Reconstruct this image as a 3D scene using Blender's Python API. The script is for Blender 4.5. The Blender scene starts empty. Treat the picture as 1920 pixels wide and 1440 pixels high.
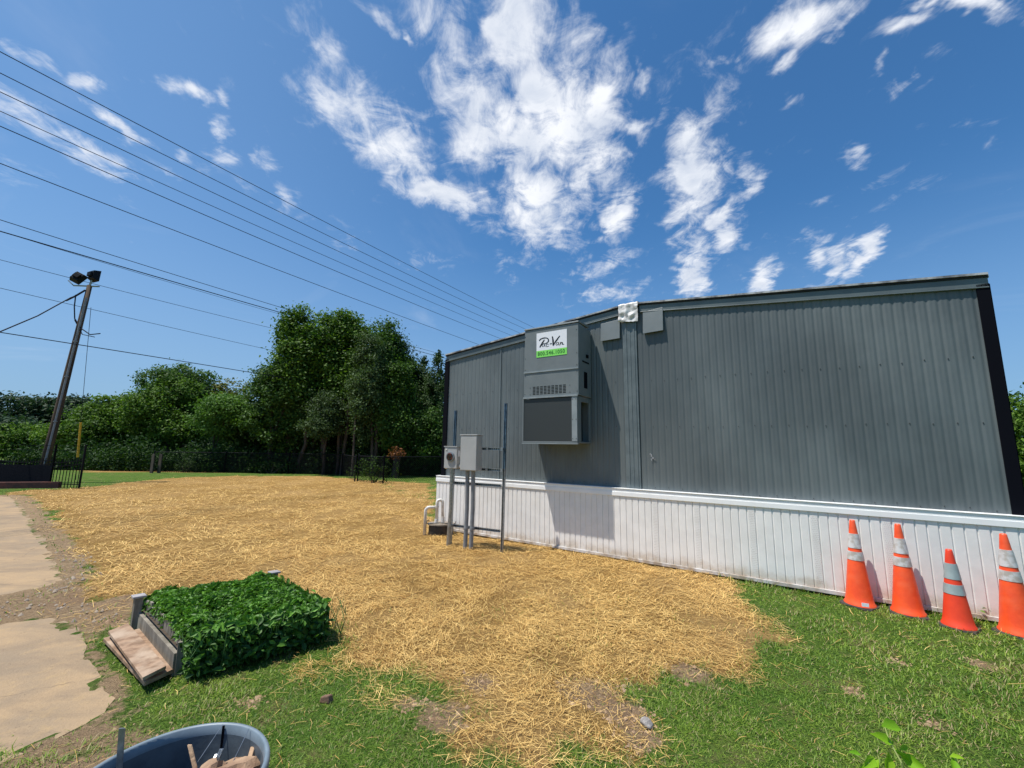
import bpy, bmesh, math, random
import numpy as np
from mathutils import Vector, Matrix, noise as mnoise
random.seed(7); rng = np.random.default_rng(11)
S = bpy.context.scene
COL = S.collection
# ------------------------------------------------------------------ camera
F_PX, PITCH, ROLL, EYE = 774.48, 0.149851, 0.0144887, 1.6
FW = np.array([0, math.cos(PITCH), math.sin(PITCH)]); RT0 = np.array([1., 0, 0]); UP0 = np.array([0, -math.sin(PITCH), math.cos(PITCH)])
RT = RT0*math.cos(ROLL)+UP0*math.sin(ROLL); UP = -RT0*math.sin(ROLL)+UP0*math.cos(ROLL)
cd = bpy.data.cameras.new('camera'); cam = bpy.data.objects.new('camera', cd); COL.objects.link(cam)
cd.sensor_width = 36; cd.lens = 36*F_PX/1920; cd.clip_start = .05; cd.clip_end = 3000
cam.matrix_world = Matrix(((RT[0], UP[0], -FW[0], 0), (RT[1], UP[1], -FW[1], 0), (RT[2], UP[2], -FW[2], EYE), (0, 0, 0, 1)))
S.camera = cam
# ------------------------------------------------------------------ light
SUN = np.array([-.649, -.166, 1.625]); SUN /= np.linalg.norm(SUN)
S.view_settings.view_transform = 'Standard'; S.view_settings.look = 'None'; S.view_settings.gamma = 1
S.view_settings.exposure = 0.36
sl = bpy.data.lights.new('sun', 'SUN'); sl.energy = 4.4; sl.angle = math.radians(.53); sl.color = (1, .955, .88)
so = bpy.data.objects.new('sun', sl); COL.objects.link(so)
so.rotation_euler = Vector(SUN).to_track_quat('Z', 'Y').to_euler()
wd = bpy.data.worlds.new('World'); S.world = wd; wd.use_nodes = True
NT = wd.node_tree; NT.nodes.clear()
class G:  # tiny node helper
    def __init__(s, nt): s.nt = nt
    def put(s, sock, v):
        if isinstance(v, bpy.types.NodeSocket): s.nt.links.new(v, sock)
        elif v is not None: sock.default_value = v
    def n(s, t, ins=(), out=0, **kw):
        nd = s.nt.nodes.new(t)
        for k, v in kw.items(): setattr(nd, k, v)
        if isinstance(ins, dict):
            for k, v in ins.items(): s.put(nd.inputs[k], v)
        else:
            for i, v in enumerate(ins): s.put(nd.inputs[i], v)
        return nd.outputs[out]
    def m(s, op, a, b=None, c=None, clamp=False): return s.n('ShaderNodeMath', (a, b, c) if c is not None else ((a, b) if b is not None else (a,)), operation=op, use_clamp=clamp)
    def v(s, op, a, b=None, out=0): return s.n('ShaderNodeVectorMath', (a, b) if b is not None else (a,), out=out, operation=op)
    def noise(s, vec, scale, detail=4, rough=.55, dist=0, out=0): return s.n('ShaderNodeTexNoise', {'Vector': vec, 'Scale': scale, 'Detail': detail, 'Roughness': rough, 'Distortion': dist}, out=out)
    def mix(s, f, a, b, mode='MIX'):
        nd = s.nt.nodes.new('ShaderNodeMix'); nd.data_type = 'RGBA'; nd.blend_type = mode
        s.put(nd.inputs[0], f); s.put(nd.inputs[6], a); s.put(nd.inputs[7], b); return nd.outputs[2]
    def ramp(s, x, lo, hi, a=0., b=1., smooth=True):
        nd = s.nt.nodes.new('ShaderNodeMapRange'); nd.interpolation_type = 'SMOOTHSTEP' if smooth else 'LINEAR'; nd.clamp = True
        for k, v in zip((0, 1, 2, 3, 4), (x, lo, hi, a, b)): s.put(nd.inputs[k], v)
        return nd.outputs[0]
def ray(x, y):
    r = FW+RT*(x-960)/F_PX-UP*(y-720)/F_PX; return r/np.linalg.norm(r)
g = G(NT)
sky = NT.nodes.new('ShaderNodeTexSky'); sky.sky_type = 'NISHITA'; sky.sun_disc = False
sky.sun_elevation = math.asin(SUN[2]); sky.sun_rotation = math.atan2(SUN[0], SUN[1]); sky.altitude = 300; sky.air_density = 1.0; sky.dust_density = .6; sky.ozone_density = 2.5
tc = g.n('ShaderNodeTexCoord', out=0)
sp = NT.nodes.new('ShaderNodeSeparateXYZ'); NT.links.new(tc, sp.inputs[0])
zz = g.m('MAXIMUM', g.m('ADD', sp.outputs[2], .10), .02)
pu = g.m('DIVIDE', sp.outputs[0], zz); pv = g.m('DIVIDE', sp.outputs[1], zz)
P = g.n('ShaderNodeCombineXYZ', (pu, pv, 0.))
def plane(x, y):
    r = ray(x, y); return np.array([r[0]/(r[2]+.10), r[1]/(r[2]+.10)])
wn = g.noise(P, 2.2, 5, .6, out=1)
wn2 = g.noise(P, 9, 4, .6, out=1)
Pw = g.v('ADD', P, g.v('MULTIPLY', g.v('SUBTRACT', wn, (.5, .5, .5)), (.30, .30, 0)))
Pw = g.v('ADD', Pw, g.v('MULTIPLY', g.v('SUBTRACT', wn2, (.5, .5, .5)), (.10, .10, 0)))
BL = [(640,150,110,42,52,.8),(725,265,140,52,42,.95),(835,375,85,34,20,1),(840,90,120,55,60,.85),(905,220,105,85,60,.95),(985,55,125,62,100,1),(1030,230,125,95,70,1.05),
 (1110,190,120,50,75,1),(1010,385,90,75,60,1),(1110,310,90,50,100,.9),(1150,412,55,32,105,.95),(1125,495,60,26,-20,.7),(1186,246,32,26,0,.8),(1190,140,42,13,-75,.6),(1300,345,115,48,100,1.05),
 (1325,245,70,30,-60,.65),(1400,352,32,22,40,.85),(1368,425,55,22,100,.9),(1305,510,60,28,100,.95),(1462,38,105,52,-20,1.05),(1445,130,42,18,-45,.7),(1340,100,42,13,-55,.6),(1722,60,60,17,-20,.75),
 (1810,5,150,26,6,1),(1630,152,34,11,-50,.6),(1755,125,50,13,-30,.5),(1668,180,34,9,-45,.5),(1585,300,26,17,0,.7),(1510,482,38,30,60,.8),(1556,506,45,24,-60,.9),(1612,482,50,24,-62,1),
 (1412,535,40,24,80,.9),(1140,555,75,17,-10,.65),(60,90,70,20,35,.55),(200,165,36,22,30,.75),(350,175,52,17,28,.85),(416,196,24,20,50,.75),(385,238,30,20,10,.9),(255,255,62,12,40,.85),
 (95,235,140,32,35,.62),(200,305,72,24,38,.8),(20,180,70,45,40,.45),(412,292,50,18,22,.65),(345,300,26,14,20,.6),(500,308,34,26,60,.6),(545,382,32,20,70,.6),(430,345,90,24,30,.36),(812,495,50,18,0,.42),(950,495,42,22,80,.4),
 (750,70,22,9,70,.8),(120,120,60,14,38,.5),(300,150,30,10,40,.5),(470,290,30,14,60,.55),(30,320,120,22,12,.4),(330,340,24,12,30,.5),(700,30,50,16,40,.6),(1240,220,24,14,-60,.5),(1560,60,30,14,-60,.6),(1720,170,40,10,-40,.45),(1480,190,40,14,10,.4),(1540,380,20,10,-20,.4),(1580,420,18,9,-20,.4),(1860,245,60,14,10,.38),(1700,330,70,30,-10,.33),(1320,170,40,90,0,.3),(640,445,60,20,15,.35)]
acc = None
for (cx, cy, a, b, ang, st) in BL:
    c = plane(cx, cy); e = 6
    J = np.stack([(plane(cx+e, cy)-plane(cx-e, cy))/(2*e), (plane(cx, cy+e)-plane(cx, cy-e))/(2*e)], 1)
    t = math.radians(ang); E_ = np.array([[math.cos(t)*a, -math.sin(t)*b], [math.sin(t)*a, math.cos(t)*b]])
    Ai = np.linalg.inv(J@E_*1.28)
    dlt = g.v('SUBTRACT', Pw, (c[0], c[1], 0))
    d1 = g.v('DOT_PRODUCT', dlt, (Ai[0, 0], Ai[0, 1], 0), out=1); d2 = g.v('DOT_PRODUCT', dlt, (Ai[1, 0], Ai[1, 1], 0), out=1)
    q = g.m('MULTIPLY_ADD', d1, d1, g.m('MULTIPLY', d2, d2))
    w = g.m('MULTIPLY', g.m('POWER', 2.718, g.m('MULTIPLY', q, -1.)), st)
    acc = w if acc is None else g.m('MAXIMUM', acc, g.m('MULTIPLY_ADD', w, .35, acc) if False else w)
fine = g.noise(P, 9.0, 10, .64, .7)
streak = g.noise(g.v('MULTIPLY', P, (2.6, 1.1, 1)), 6, 9, .68, .8)
dens = g.m('ADD', acc, g.m('MULTIPLY', g.m('SUBTRACT', g.m('MULTIPLY_ADD', streak, .35, g.m('MULTIPLY', fine, .65)), .5), 2.9))
alpha = g.m('MULTIPLY', g.ramp(dens, .26, 1.15, 0., .95), g.m('ADD', .35, g.m('MULTIPLY', acc, .8)), clamp=True)
wisp = g.m('MULTIPLY', g.ramp(g.noise(P, 1.3, 6, .6, .8), .54, .84), .14)
alpha = g.m('MAXIMUM', alpha, wisp)
thick = g.ramp(g.m('MULTIPLY_ADD', g.noise(P, 4.2, 3, .5, .4), .7, g.m('MULTIPLY', fine, .3)), .42, .62)
cc = g.mix(g.m('MULTIPLY', thick, g.ramp(acc, .5, 1.1)), (.76, .78, .82, 1), (.46, .52, .63, 1))
skc = g.v('MULTIPLY', sky.outputs[0], (.046, .087, .112))
lift = g.ramp(sp.outputs[2], -.05, .50, 1., 0.)
skc = g.mix(g.m('MULTIPLY', lift, .8), skc, (.215, .325, .49, 1))
skc = g.mix(g.m('MULTIPLY', g.ramp(sp.outputs[0], .15, -.75), .22), skc, (.30, .42, .58, 1))
fin = g.mix(alpha, skc, cc)
bg = NT.nodes.new('ShaderNodeBackground'); NT.links.new(fin, bg.inputs[0]); bg.inputs[1].default_value = 1.0
wo = NT.nodes.new('ShaderNodeOutputWorld'); NT.links.new(bg.outputs[0], wo.inputs[0])
S.cycles.max_bounces = 8; S.cycles.transparent_max_bounces = 8
# ------------------------------------------------------------------ placing helpers (calibrated from the wall)
def at(x, y, z=0.):
    r = ray(x, y); t = (z-EYE)/r[2]; return Vector((r[0]*t, r[1]*t, z))
def far(x, y, Y):
    r = ray(x, y); t = Y/r[1]; return Vector((r[0]*t, Y, EYE+r[2]*t))
WD = np.array([.828887, -.559416, 0.]); WN = np.array([-.559416, -.828887, 0.]); WO = np.array([-1.323296, 8.418250, 0.])
def W(s, z, off=0.):
    p = WO+WD*s+WN*off; return Vector((p[0], p[1], z))
def wpx(x, y, off):
    r = ray(x, y); O = WO+WN*off; t = ((O-np.array([0, 0, EYE]))@WN)/(r@WN); p = np.array([0, 0, EYE])+r*t
    return float((p-O)@WD), float(p[2])
# ------------------------------------------------------------------ object helpers
def tag(o, label=None, cat=None, group=None, kind=None):
    if label: o['label'] = label
    if cat: o['category'] = cat
    if group: o['group'] = group
    if kind: o['kind'] = kind
    return o
def link(o, parent=None):
    COL.objects.link(o)
    if parent is not None:
        o.parent = parent
        wl = Vector(parent.location); q = parent.parent
        while q: wl += q.location; q = q.parent
        o.matrix_parent_inverse = Matrix.Translation(-wl) if parent.type == 'EMPTY' else Matrix.Identity(4)
    return o
def empty(name, loc, label, cat, group=None):
    o = bpy.data.objects.new(name, None); o.empty_display_size = .2; o.location = loc; COL.objects.link(o)
    return tag(o, label, cat, group)
class MB:
    def __init__(s): s.v = []; s.f = []; s.m = []
    def poly(s, pts, mi=0):
        b = len(s.v); s.v += [tuple(p) for p in pts]; s.f.append(tuple(range(b, b+len(pts)))); s.m.append(mi)
    def hexa(s, c, mi=0):  # 8 corners: bottom 4 ccw, top 4
        b = len(s.v); s.v += [tuple(p) for p in c]
        for f in ((3, 2, 1, 0), (4, 5, 6, 7), (0, 1, 5, 4), (1, 2, 6, 5), (2, 3, 7, 6), (3, 0, 4, 7)): s.f.append(tuple(b+i for i in f)); s.m.append(mi)
    def box(s, x0, x1, y0, y1, z0, z1, mi=0):
        s.hexa([(x0, y0, z0), (x1, y0, z0), (x1, y1, z0), (x0, y1, z0), (x0, y0, z1), (x1, y0, z1), (x1, y1, z1), (x0, y1, z1)], mi)
    def wbox(s, s0, s1, z0, z1, o0, o1, mi=0):  # box on the wall frame
        s.hexa([W(s0, z0, o1), W(s1, z0, o1), W(s1, z0, o0), W(s0, z0, o0), W(s0, z1, o1), W(s1, z1, o1), W(s1, z1, o0), W(s0, z1, o0)], mi)
    def fbox(s, O, U, V, u0, u1, v0, v1, z0, z1, mi=0):
        P_ = lambda u, v, z: O+U*u+V*v+Vector((0, 0, z))
        s.hexa([P_(u0, v0, z0), P_(u1, v0, z0), P_(u1, v1, z0), P_(u0, v1, z0), P_(u0, v0, z1), P_(u1, v0, z1), P_(u1, v1, z1), P_(u0, v1, z1)], mi)
    def tube(s, pts, r, n=8, mi=0, cap=True):
        pts = [Vector(p) for p in pts]; rs = r if isinstance(r, (list, tuple)) else [r]*len(pts); b = len(s.v); up = None
        for i, p in enumerate(pts):
            d = (pts[min(i+1, len(pts)-1)]-pts[max(i-1, 0)]).normalized()
            if up is None: up = d.orthogonal().normalized()
            up = (up-d*up.dot(d)).normalized(); sd = d.cross(up)
            for k in range(n):
                a = 2*math.pi*k/n; s.v.append(tuple(p+(up*math.cos(a)+sd*math.sin(a))*rs[i]))
        for i in range(len(pts)-1):
            for k in range(n):
                k2 = (k+1) % n; s.f.append((b+i*n+k, b+i*n+k2, b+(i+1)*n+k2, b+(i+1)*n+k)); s.m.append(mi)
        if cap:
            s.f.append(tuple(b+k for k in reversed(range(n)))); s.m.append(mi)
            s.f.append(tuple(b+(len(pts)-1)*n+k for k in range(n))); s.m.append(mi)
    def lathe(s, O, prof, n=32, mi=0, mats=None):
        b = len(s.v)
        for (r, z) in prof:
            for k in range(n):
                a = 2*math.pi*k/n; s.v.append((O[0]+r*math.cos(a), O[1]+r*math.sin(a), O[2]+z))
        for i in range(len(prof)-1):
            for k in range(n):
                k2 = (k+1) % n; s.f.append((b+i*n+k, b+i*n+k2, b+(i+1)*n+k2, b+(i+1)*n+k)); s.m.append(mats[i] if mats else mi)
    def build(s, name, mats, parent=None, smooth=False, bevel=0, **t):
        me = bpy.data.meshes.new(name); me.from_pydata(s.v, [], s.f); me.update()
        for m_ in (mats if isinstance(mats, list) else [mats]): me.materials.append(m_)
        me.polygons.foreach_set('material_index', s.m)
        if smooth: me.polygons.foreach_set('use_smooth', [True]*len(me.polygons))
        o = bpy.data.objects.new(name, me); link(o, parent)
        if bevel:
            md = o.modifiers.new('bevel', 'BEVEL'); md.width = bevel; md.segments = 2; md.limit_method = 'ANGLE'
        if t: tag(o, **t)
        return o
def split_build(mb, name, mats, parent=None, **kw):
    # every loose piece becomes an object of its own
    par = list(range(len(mb.v)))
    def fd(i):
        while par[i] != i: par[i] = par[par[i]]; i = par[i]
        return i
    for f in mb.f:
        for i in f[1:]: par[fd(i)] = fd(f[0])
    gr = {}
    for f, m_ in zip(mb.f, mb.m): gr.setdefault(fd(f[0]), []).append((f, m_))
    for fs in gr.values():
        q = MB(); mp = {}
        for f, m_ in fs:
            for i in f:
                if i not in mp: mp[i] = len(q.v); q.v.append(mb.v[i])
            q.f.append(tuple(mp[i] for i in f)); q.m.append(m_)
        q.build(name, mats, parent, **kw)
def np_obj(name, V, Fq, mat, parent=None, attrs=None, smooth=False, **t):
    me = bpy.data.meshes.new(name); V = np.ascontiguousarray(V, dtype=np.float32); Fq = np.ascontiguousarray(Fq, dtype=np.int32)
    me.vertices.add(len(V)); me.vertices.foreach_set('co', V.ravel()); k = Fq.shape[1]
    me.loops.add(Fq.size); me.loops.foreach_set('vertex_index', Fq.ravel())
    me.polygons.add(len(Fq)); me.polygons.foreach_set('loop_start', np.arange(0, Fq.size, k, dtype=np.int32)); me.polygons.foreach_set('loop_total', np.full(len(Fq), k, dtype=np.int32))
    if smooth: me.polygons.foreach_set('use_smooth', np.ones(len(Fq), dtype=bool))
    me.update(calc_edges=True); me.validate()
    for an, av in (attrs or {}).items():
        a = me.attributes.new(an, 'FLOAT', 'POINT'); a.data.foreach_set('value', np.ascontiguousarray(av, dtype=np.float32))
    me.materials.append(mat); o = bpy.data.objects.new(name, me); link(o, parent)
    if t: tag(o, **t)
    return o
def mat(name, c1, c2=None, scale=8., rough=.6, metal=0., bump=0., bscale=None, spec=.5, stretch=None, attr=None, c3=None, transl=0., detail=5, rvar=0., lo=.35, hi=.65):
    m_ = bpy.data.materials.new(name); m_.use_nodes = True; h = G(m_.node_tree); b = m_.node_tree.nodes['Principled BSDF']
    tcc = h.n('ShaderNodeTexCoord', out=3)
    vec = h.v('MULTIPLY', tcc, stretch) if stretch else tcc
    c1 = (*c1, 1); col = c1
    if c2:
        f = h.n('ShaderNodeAttribute', out=2, attribute_name=attr) if attr else h.ramp(h.noise(vec, scale, detail, .6), lo, hi)
        col = h.mix(f, c1, (*c2, 1))
        if c3: col = h.mix(h.ramp(h.noise(vec, scale*.31, 3, .6), .45, .7), col, (*c3, 1))
    h.put(b.inputs['Base Color'], col); b.inputs['Metallic'].default_value = metal; b.inputs['Specular IOR Level'].default_value = spec
    b.inputs['Roughness'].default_value = rough
    if rvar: h.put(b.inputs['Roughness'], h.ramp(h.noise(vec, scale*.7, 4, .6), .3, .7, rough-rvar, rough+rvar))
    if bump:
        bn = m_.node_tree.nodes.new('ShaderNodeBump'); bn.inputs['Strength'].default_value = 1; bn.inputs['Distance'].default_value = bump
        h.put(bn.inputs['Height'], h.noise(vec, bscale or scale, detail, .6)); m_.node_tree.links.new(bn.outputs[0], b.inputs['Normal'])
    if transl:
        t_ = m_.node_tree.nodes.new('ShaderNodeBsdfTranslucent'); h.put(t_.inputs[0], h.mix(1., col, (1.1, 1.25, .55, 1), 'MULTIPLY') if c2 else col)
        mx = m_.node_tree.nodes.new('ShaderNodeMixShader'); mx.inputs[0].default_value = transl
        m_.node_tree.links.new(b.outputs[0], mx.inputs[1]); m_.node_tree.links.new(t_.outputs[0], mx.inputs[2])
        m_.node_tree.links.new(mx.outputs[0], m_.node_tree.nodes['Material Output'].inputs[0])
    return m_
# ------------------------------------------------------------------ materials
M_side = mat('grey_siding', (.090, .108, .113), (.132, .154, .158), 1.1, .56, .12, .012, 1.3, .6, (1, 1, .5), c3=(.066, .080, .085), rvar=.06)
M_seam = mat('grey_batten', (.135, .165, .175), (.10, .125, .135), 5, .5, 0, .003, 9)
M_screw = mat('dark_screw', (.02, .022, .025), rough=.5)
M_patch = mat('scuffed_bare_metal', (.5, .5, .52), (.03, .03, .03), 60, .4)
M_trim = mat('black_corner_metal', (.003, .0035, .007), rough=.8, spec=.08)
M_fascia = mat('grey_fascia', (.115, .14, .145), (.09, .11, .115), 3, .42, 0, .002, 6)
M_drip = mat('bare_drip_edge', (.5, .5, .5), (.12, .12, .13), 6, .5, .1)
M_roof = mat('roof_membrane', (.35, .34, .32), (.25, .25, .24), 3, .8)
M_gap = mat('dark_gap', (.012, .012, .013), rough=.8)
M_foil = mat('silver_flashing_tape', (.78, .76, .74), (.50, .46, .43), 14, .5, .1, .004, 24, rvar=.1)
M_white = mat('white_vinyl', (.83, .81, .78), (.77, .75, .72), 5, .42, 0, .001, 30, rvar=.05)
def add_mud(m_, zt):
    h = G(m_.node_tree); b = m_.node_tree.nodes['Principled BSDF']; s0 = b.inputs['Base Color'].links[0].from_socket
    tcc = h.n('ShaderNodeTexCoord', out=3); sx = m_.node_tree.nodes.new('ShaderNodeSeparateXYZ'); m_.node_tree.links.new(tcc, sx.inputs[0])
    f = h.ramp(h.m('ADD', sx.outputs[2], h.m('MULTIPLY', h.noise(tcc, 7, 6, .7), -.30)), -.16, zt-.12, .75, 0.)
    f = h.m('MAXIMUM', f, h.ramp(h.noise(h.v('MULTIPLY', tcc, (6, 6, .7)), 3, 6, .7), .60, .80, 0., .28))
    h.put(b.inputs['Base Color'], h.mix(f, s0, (.46, .36, .25, 1)))
add_mud(M_white, .16)
M_whiteband = mat('white_vinyl_band', (.88, .88, .87), (.84, .84, .83), 3, .35)
M_dirtrail = mat('soiled_white_rail', (.62, .60, .58), (.36, .29, .22), 7, .6)
M_hvac = mat('grey_unit_paint', (.165, .185, .19), (.145, .165, .17), 4, .5, 0, .002, 3)
M_hvacl = mat('light_unit_edge', (.27, .30, .31), (.22, .25, .26), 5, .4)
M_grille = mat('dark_coil_mesh', (.022, .028, .029), (.032, .038, .038), 260, .55, 0, .002, 300)
M_louv = mat('louvre_slot', (.014, .017, .018), rough=.6)
M_signw = mat('sign_white', (.80, .80, .84), rough=.35)
M_signg = mat('sign_green', (.24, .72, .12), rough=.35)
M_ink = mat('sign_black_ink', (.008, .008, .01), rough=.4)
M_inkg = mat('sign_green_ink', (.012, .12, .012), rough=.4)
M_galv = mat('galvanised_steel', (.36, .38, .40), (.24, .26, .28), 30, .38, .75, .001, 40)
M_strut = mat('strut_steel_blue', (.17, .25, .33), (.10, .14, .19), 12, .35, .8)
M_cond = mat('grey_conduit', (.22, .235, .25), (.18, .19, .205), 9, .5)
M_box = mat('grey_box_paint', (.40, .40, .39), (.37, .37, .36), 4, .45, 0, .001, 60)
M_glass = mat('meter_glass', (.015, .010, .010), (.16, .025, .02), 38, .15, lo=.5, hi=.62)
M_pvc = mat('white_pvc', (.78, .76, .73), (.62, .58, .52), 8, .35)
M_black = mat('black_plastic', (.012, .012, .012), (.04, .03, .022), 10, .5)
M_concr = mat('concrete_lid', (.32, .27, .21), (.2, .17, .14), 12, .85)
M_orange = mat('orange_cone_vinyl', (.98, .105, .022), (.88, .080, .020), 9, .45, 0, .003, 12, c3=(.80, .13, .05))
M_orange2 = mat('faded_red_cone_vinyl', (.86, .065, .02), (.76, .05, .018), 6, .45)
M_refl = mat('silver_reflective_sleeve', (.66, .63, .62), (.44, .38, .33), 14, .4, .1)
M_refl2 = mat('grey_reflective_sleeve', (.36, .42, .42), (.30, .35, .35), 9, .4, .1)
M_rub = mat('black_rubber', (.035, .033, .03), (.07, .06, .05), 12, .8)
M_wood = mat('weathered_wood', (.30, .27, .22), (.17, .15, .12), 9, .85, 0, .006, 14, .2, (1, 1, .3))
M_board = mat('tan_board', (.38, .25, .165), (.22, .14, .09), 13, .85, 0, .005, 30, .2, c3=(.44, .33, .24))
M_pole = mat('creosoted_pole', (.11, .075, .05), (.05, .036, .028), 6, .85, 0, .01, 9, .2, (1, 1, .15))
M_wire = mat('dark_cable', (.012, .016, .03), rough=.6, spec=.2)
M_lampb = mat('black_floodlight', (.006, .006, .007), rough=.5, spec=.2)
M_lens = mat('flood_lens', (.5, .48, .4), rough=.2)
M_fence = mat('black_fence_metal', (.008, .009, .012), rough=.7, spec=.1)
M_screen = mat('black_privacy_mesh', (.006, .008, .012), (.012, .014, .018), 30, .95, spec=.03)
M_rust = mat('rusty_timber', (.16, .05, .035), (.08, .035, .03), 6, .8)
M_yel = mat('yellow_guard', (.75, .42, .02), (.6, .32, .02), 10, .5)
M_bin = mat('blue_grey_bin', (.09, .115, .135), (.06, .08, .10), 14, .45, 0, .002, 20)
M_card = mat('torn_cardboard', (.42, .28, .17), (.25, .15, .09), 10, .8, 0, .01, 20)
M_brick = mat('brown_brick', (.24, .13, .08), (.15, .09, .06), 25, .9, 0, .004, 60)
M_stone = mat('pale_stone', (.35, .32, .29), (.22, .2, .19), 25, .9, 0, .01, 40)
M_bark = mat('bark', (.085, .068, .055), (.045, .036, .03), 8, .9, 0, .02, 14, .2, (1, 1, .25))
def leafm(n, a, b, tr=.28, rough=.6, spec=.2): return mat(n, a, b, attr='tint', rough=rough, spec=spec, transl=tr)
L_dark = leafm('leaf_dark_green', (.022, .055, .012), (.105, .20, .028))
L_mid = leafm('leaf_mid_green', (.030, .078, .012), (.165, .28, .030))
L_bright = leafm('leaf_bright_green', (.045, .11, .02), (.16, .29, .05))
L_silver = leafm('leaf_silver_green', (.030, .060, .020), (.115, .175, .060))
L_far = leafm('leaf_far_green', (.018, .042, .022), (.05, .092, .038))
L_yel = leafm('leaf_yellow_green', (.05, .08, .012), (.26, .25, .03))
L_rust = leafm('leaf_rust', (.12, .045, .018), (.33, .13, .05))
L_cedar = leafm('leaf_cedar', (.018, .045, .014), (.065, .12, .030))
L_bed = leafm('bed_leaf', (.018, .062, .010), (.17, .37, .045), .25, .5, .3)
L_weed = leafm('weed_leaf', (.16, .40, .02), (.34, .55, .03), .45)
# ------------------------------------------------------------------ ground zones
def PX(l, z=0.): return np.array([[at(x, y, z).x, at(x, y, z).y] for x, y in l])
def sdist(P_, poly):   # + inside
    x, y = P_[:, 0], P_[:, 1]; n = len(poly); d = np.full(len(x), 1e9); ins = np.zeros(len(x), bool)
    for i in range(n):
        a, b = poly[i], poly[(i+1) % n]; e = b-a; L = (e@e)+1e-12
        t = np.clip(((x-a[0])*e[0]+(y-a[1])*e[1])/L, 0, 1)
        d = np.minimum(d, np.hypot(x-a[0]-t*e[0], y-a[1]-t*e[1]))
        c = ((a[1] > y) != (b[1] > y)) & (x < (b[0]-a[0])*(y-a[1])/(b[1]-a[1]+1e-12)+a[0]); ins ^= c
    return np.where(ins, d, -d)
_tab = rng.random((256, 256))
def vn(x, y, sc):
    x = x*sc+100.3; y = y*sc+77.7; xi = np.floor(x).astype(int); yi = np.floor(y).astype(int); fx = x-xi; fy = y-yi; fx = fx*fx*(3-2*fx); fy = fy*fy*(3-2*fy)
    t = lambda a, b: _tab[a % 256, b % 256]
    return (t(xi, yi)*(1-fx)+t(xi+1, yi)*fx)*(1-fy)+(t(xi, yi+1)*(1-fx)+t(xi+1, yi+1)*fx)*fy
def fbm(x, y, sc): return (vn(x, y, sc)*.5+vn(x, y, sc*2.1)*.28+vn(x, y, sc*4.3)*.15+vn(x, y, sc*9)*.07)-.5
wall_in = [[W(s, 0, -.6).x, W(s, 0, -.6).y] for s in (4.6, 0.)]
straw_a = np.concatenate([PX([(30,920),(62,945),(85,975),(112,1012),(130,1060),(143,1098),(140,1133),(185,1142),(245,1118),(330,1130),(560,1190),(610,1180),(632,1200),(622,1225),(585,1240),(582,1262),(640,1250),(690,1262),(745,1275),(775,1300),(830,1310),
  (868,1330),(850,1362),(830,1390),(890,1425),(1000,1440),(1050,1400),(1110,1365),(1170,1385),(1195,1340),(1150,1302),(1175,1275),(1240,1282),(1290,1245),(1380,1262),(1425,1225),(1500,1195),(1450,1160),(1400,1140),(1378,1110),(1385,1088)]), np.array(wall_in), PX([(818,975),(814,905),(700,899),(600,892),(480,892),(380,893),(270,901),(165,911)])])
straw_b = PX([(150,880.5),(300,881),(430,884),(430,887),(300,886),(150,886)])
thin_a = PX([(700,902),(815,896),(815,945),(750,925)])
conc_a = np.concatenate([PX([(-60,928),(28,930),(52,960),(78,1000),(104,1050),(118,1088),(60,1105),(0,1120)]), np.array([[-9., 4.6], [-30., 9.], [-40., 30.], [-25., 22.]])])
conc_b = np.concatenate([PX([(0,1165),(60,1150),(125,1158),(158,1182),(162,1228),(192,1262),(208,1305),(196,1338),(160,1351),(120,1371),(40,1411),(0,1425)]), np.array([[-7., 1.5], [-12., 1.5], [-12., 5.2]])])
gap_p = np.concatenate([PX([(0,1112),(60,1100),(118,1084),(140,1100),(160,1130),(235,1112),(262,1128),(235,1160),(165,1190),(125,1162),(60,1154),(0,1170)]), np.array([[-9., 4.9], [-9., 3.6]])])
sand_p = np.concatenate([PX([(0,1405),(120,1362),(205,1325),(245,1335),(258,1390),(240,1500)]), np.array([[-2.2, .2], [-9., .2], [-9., 1.6]])])
clumps_px = [(650,1240,.16),(720,1300,.15),(960,1330,.2),(1180,1390,.2),(1010,1420,.2),(575,1255,.12)]
bare_px = [(185,1150,.35),(110,1110,.4),(1205,1372,.16),(1110,1290,.28),(1180,1330,.2),(760,1315,.14),(470,1310,.13),(255,1385,.25),(900,1270,.18),(1290,1255,.2),(1690,1235,.09),(1840,1240,.13),(1600,1290,.10),(1750,1350,.12),(230,1165,.15),(820,1340,.22)]
BARE = [(at(x, y).x, at(x, y).y, r) for x, y, r in bare_px]
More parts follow.
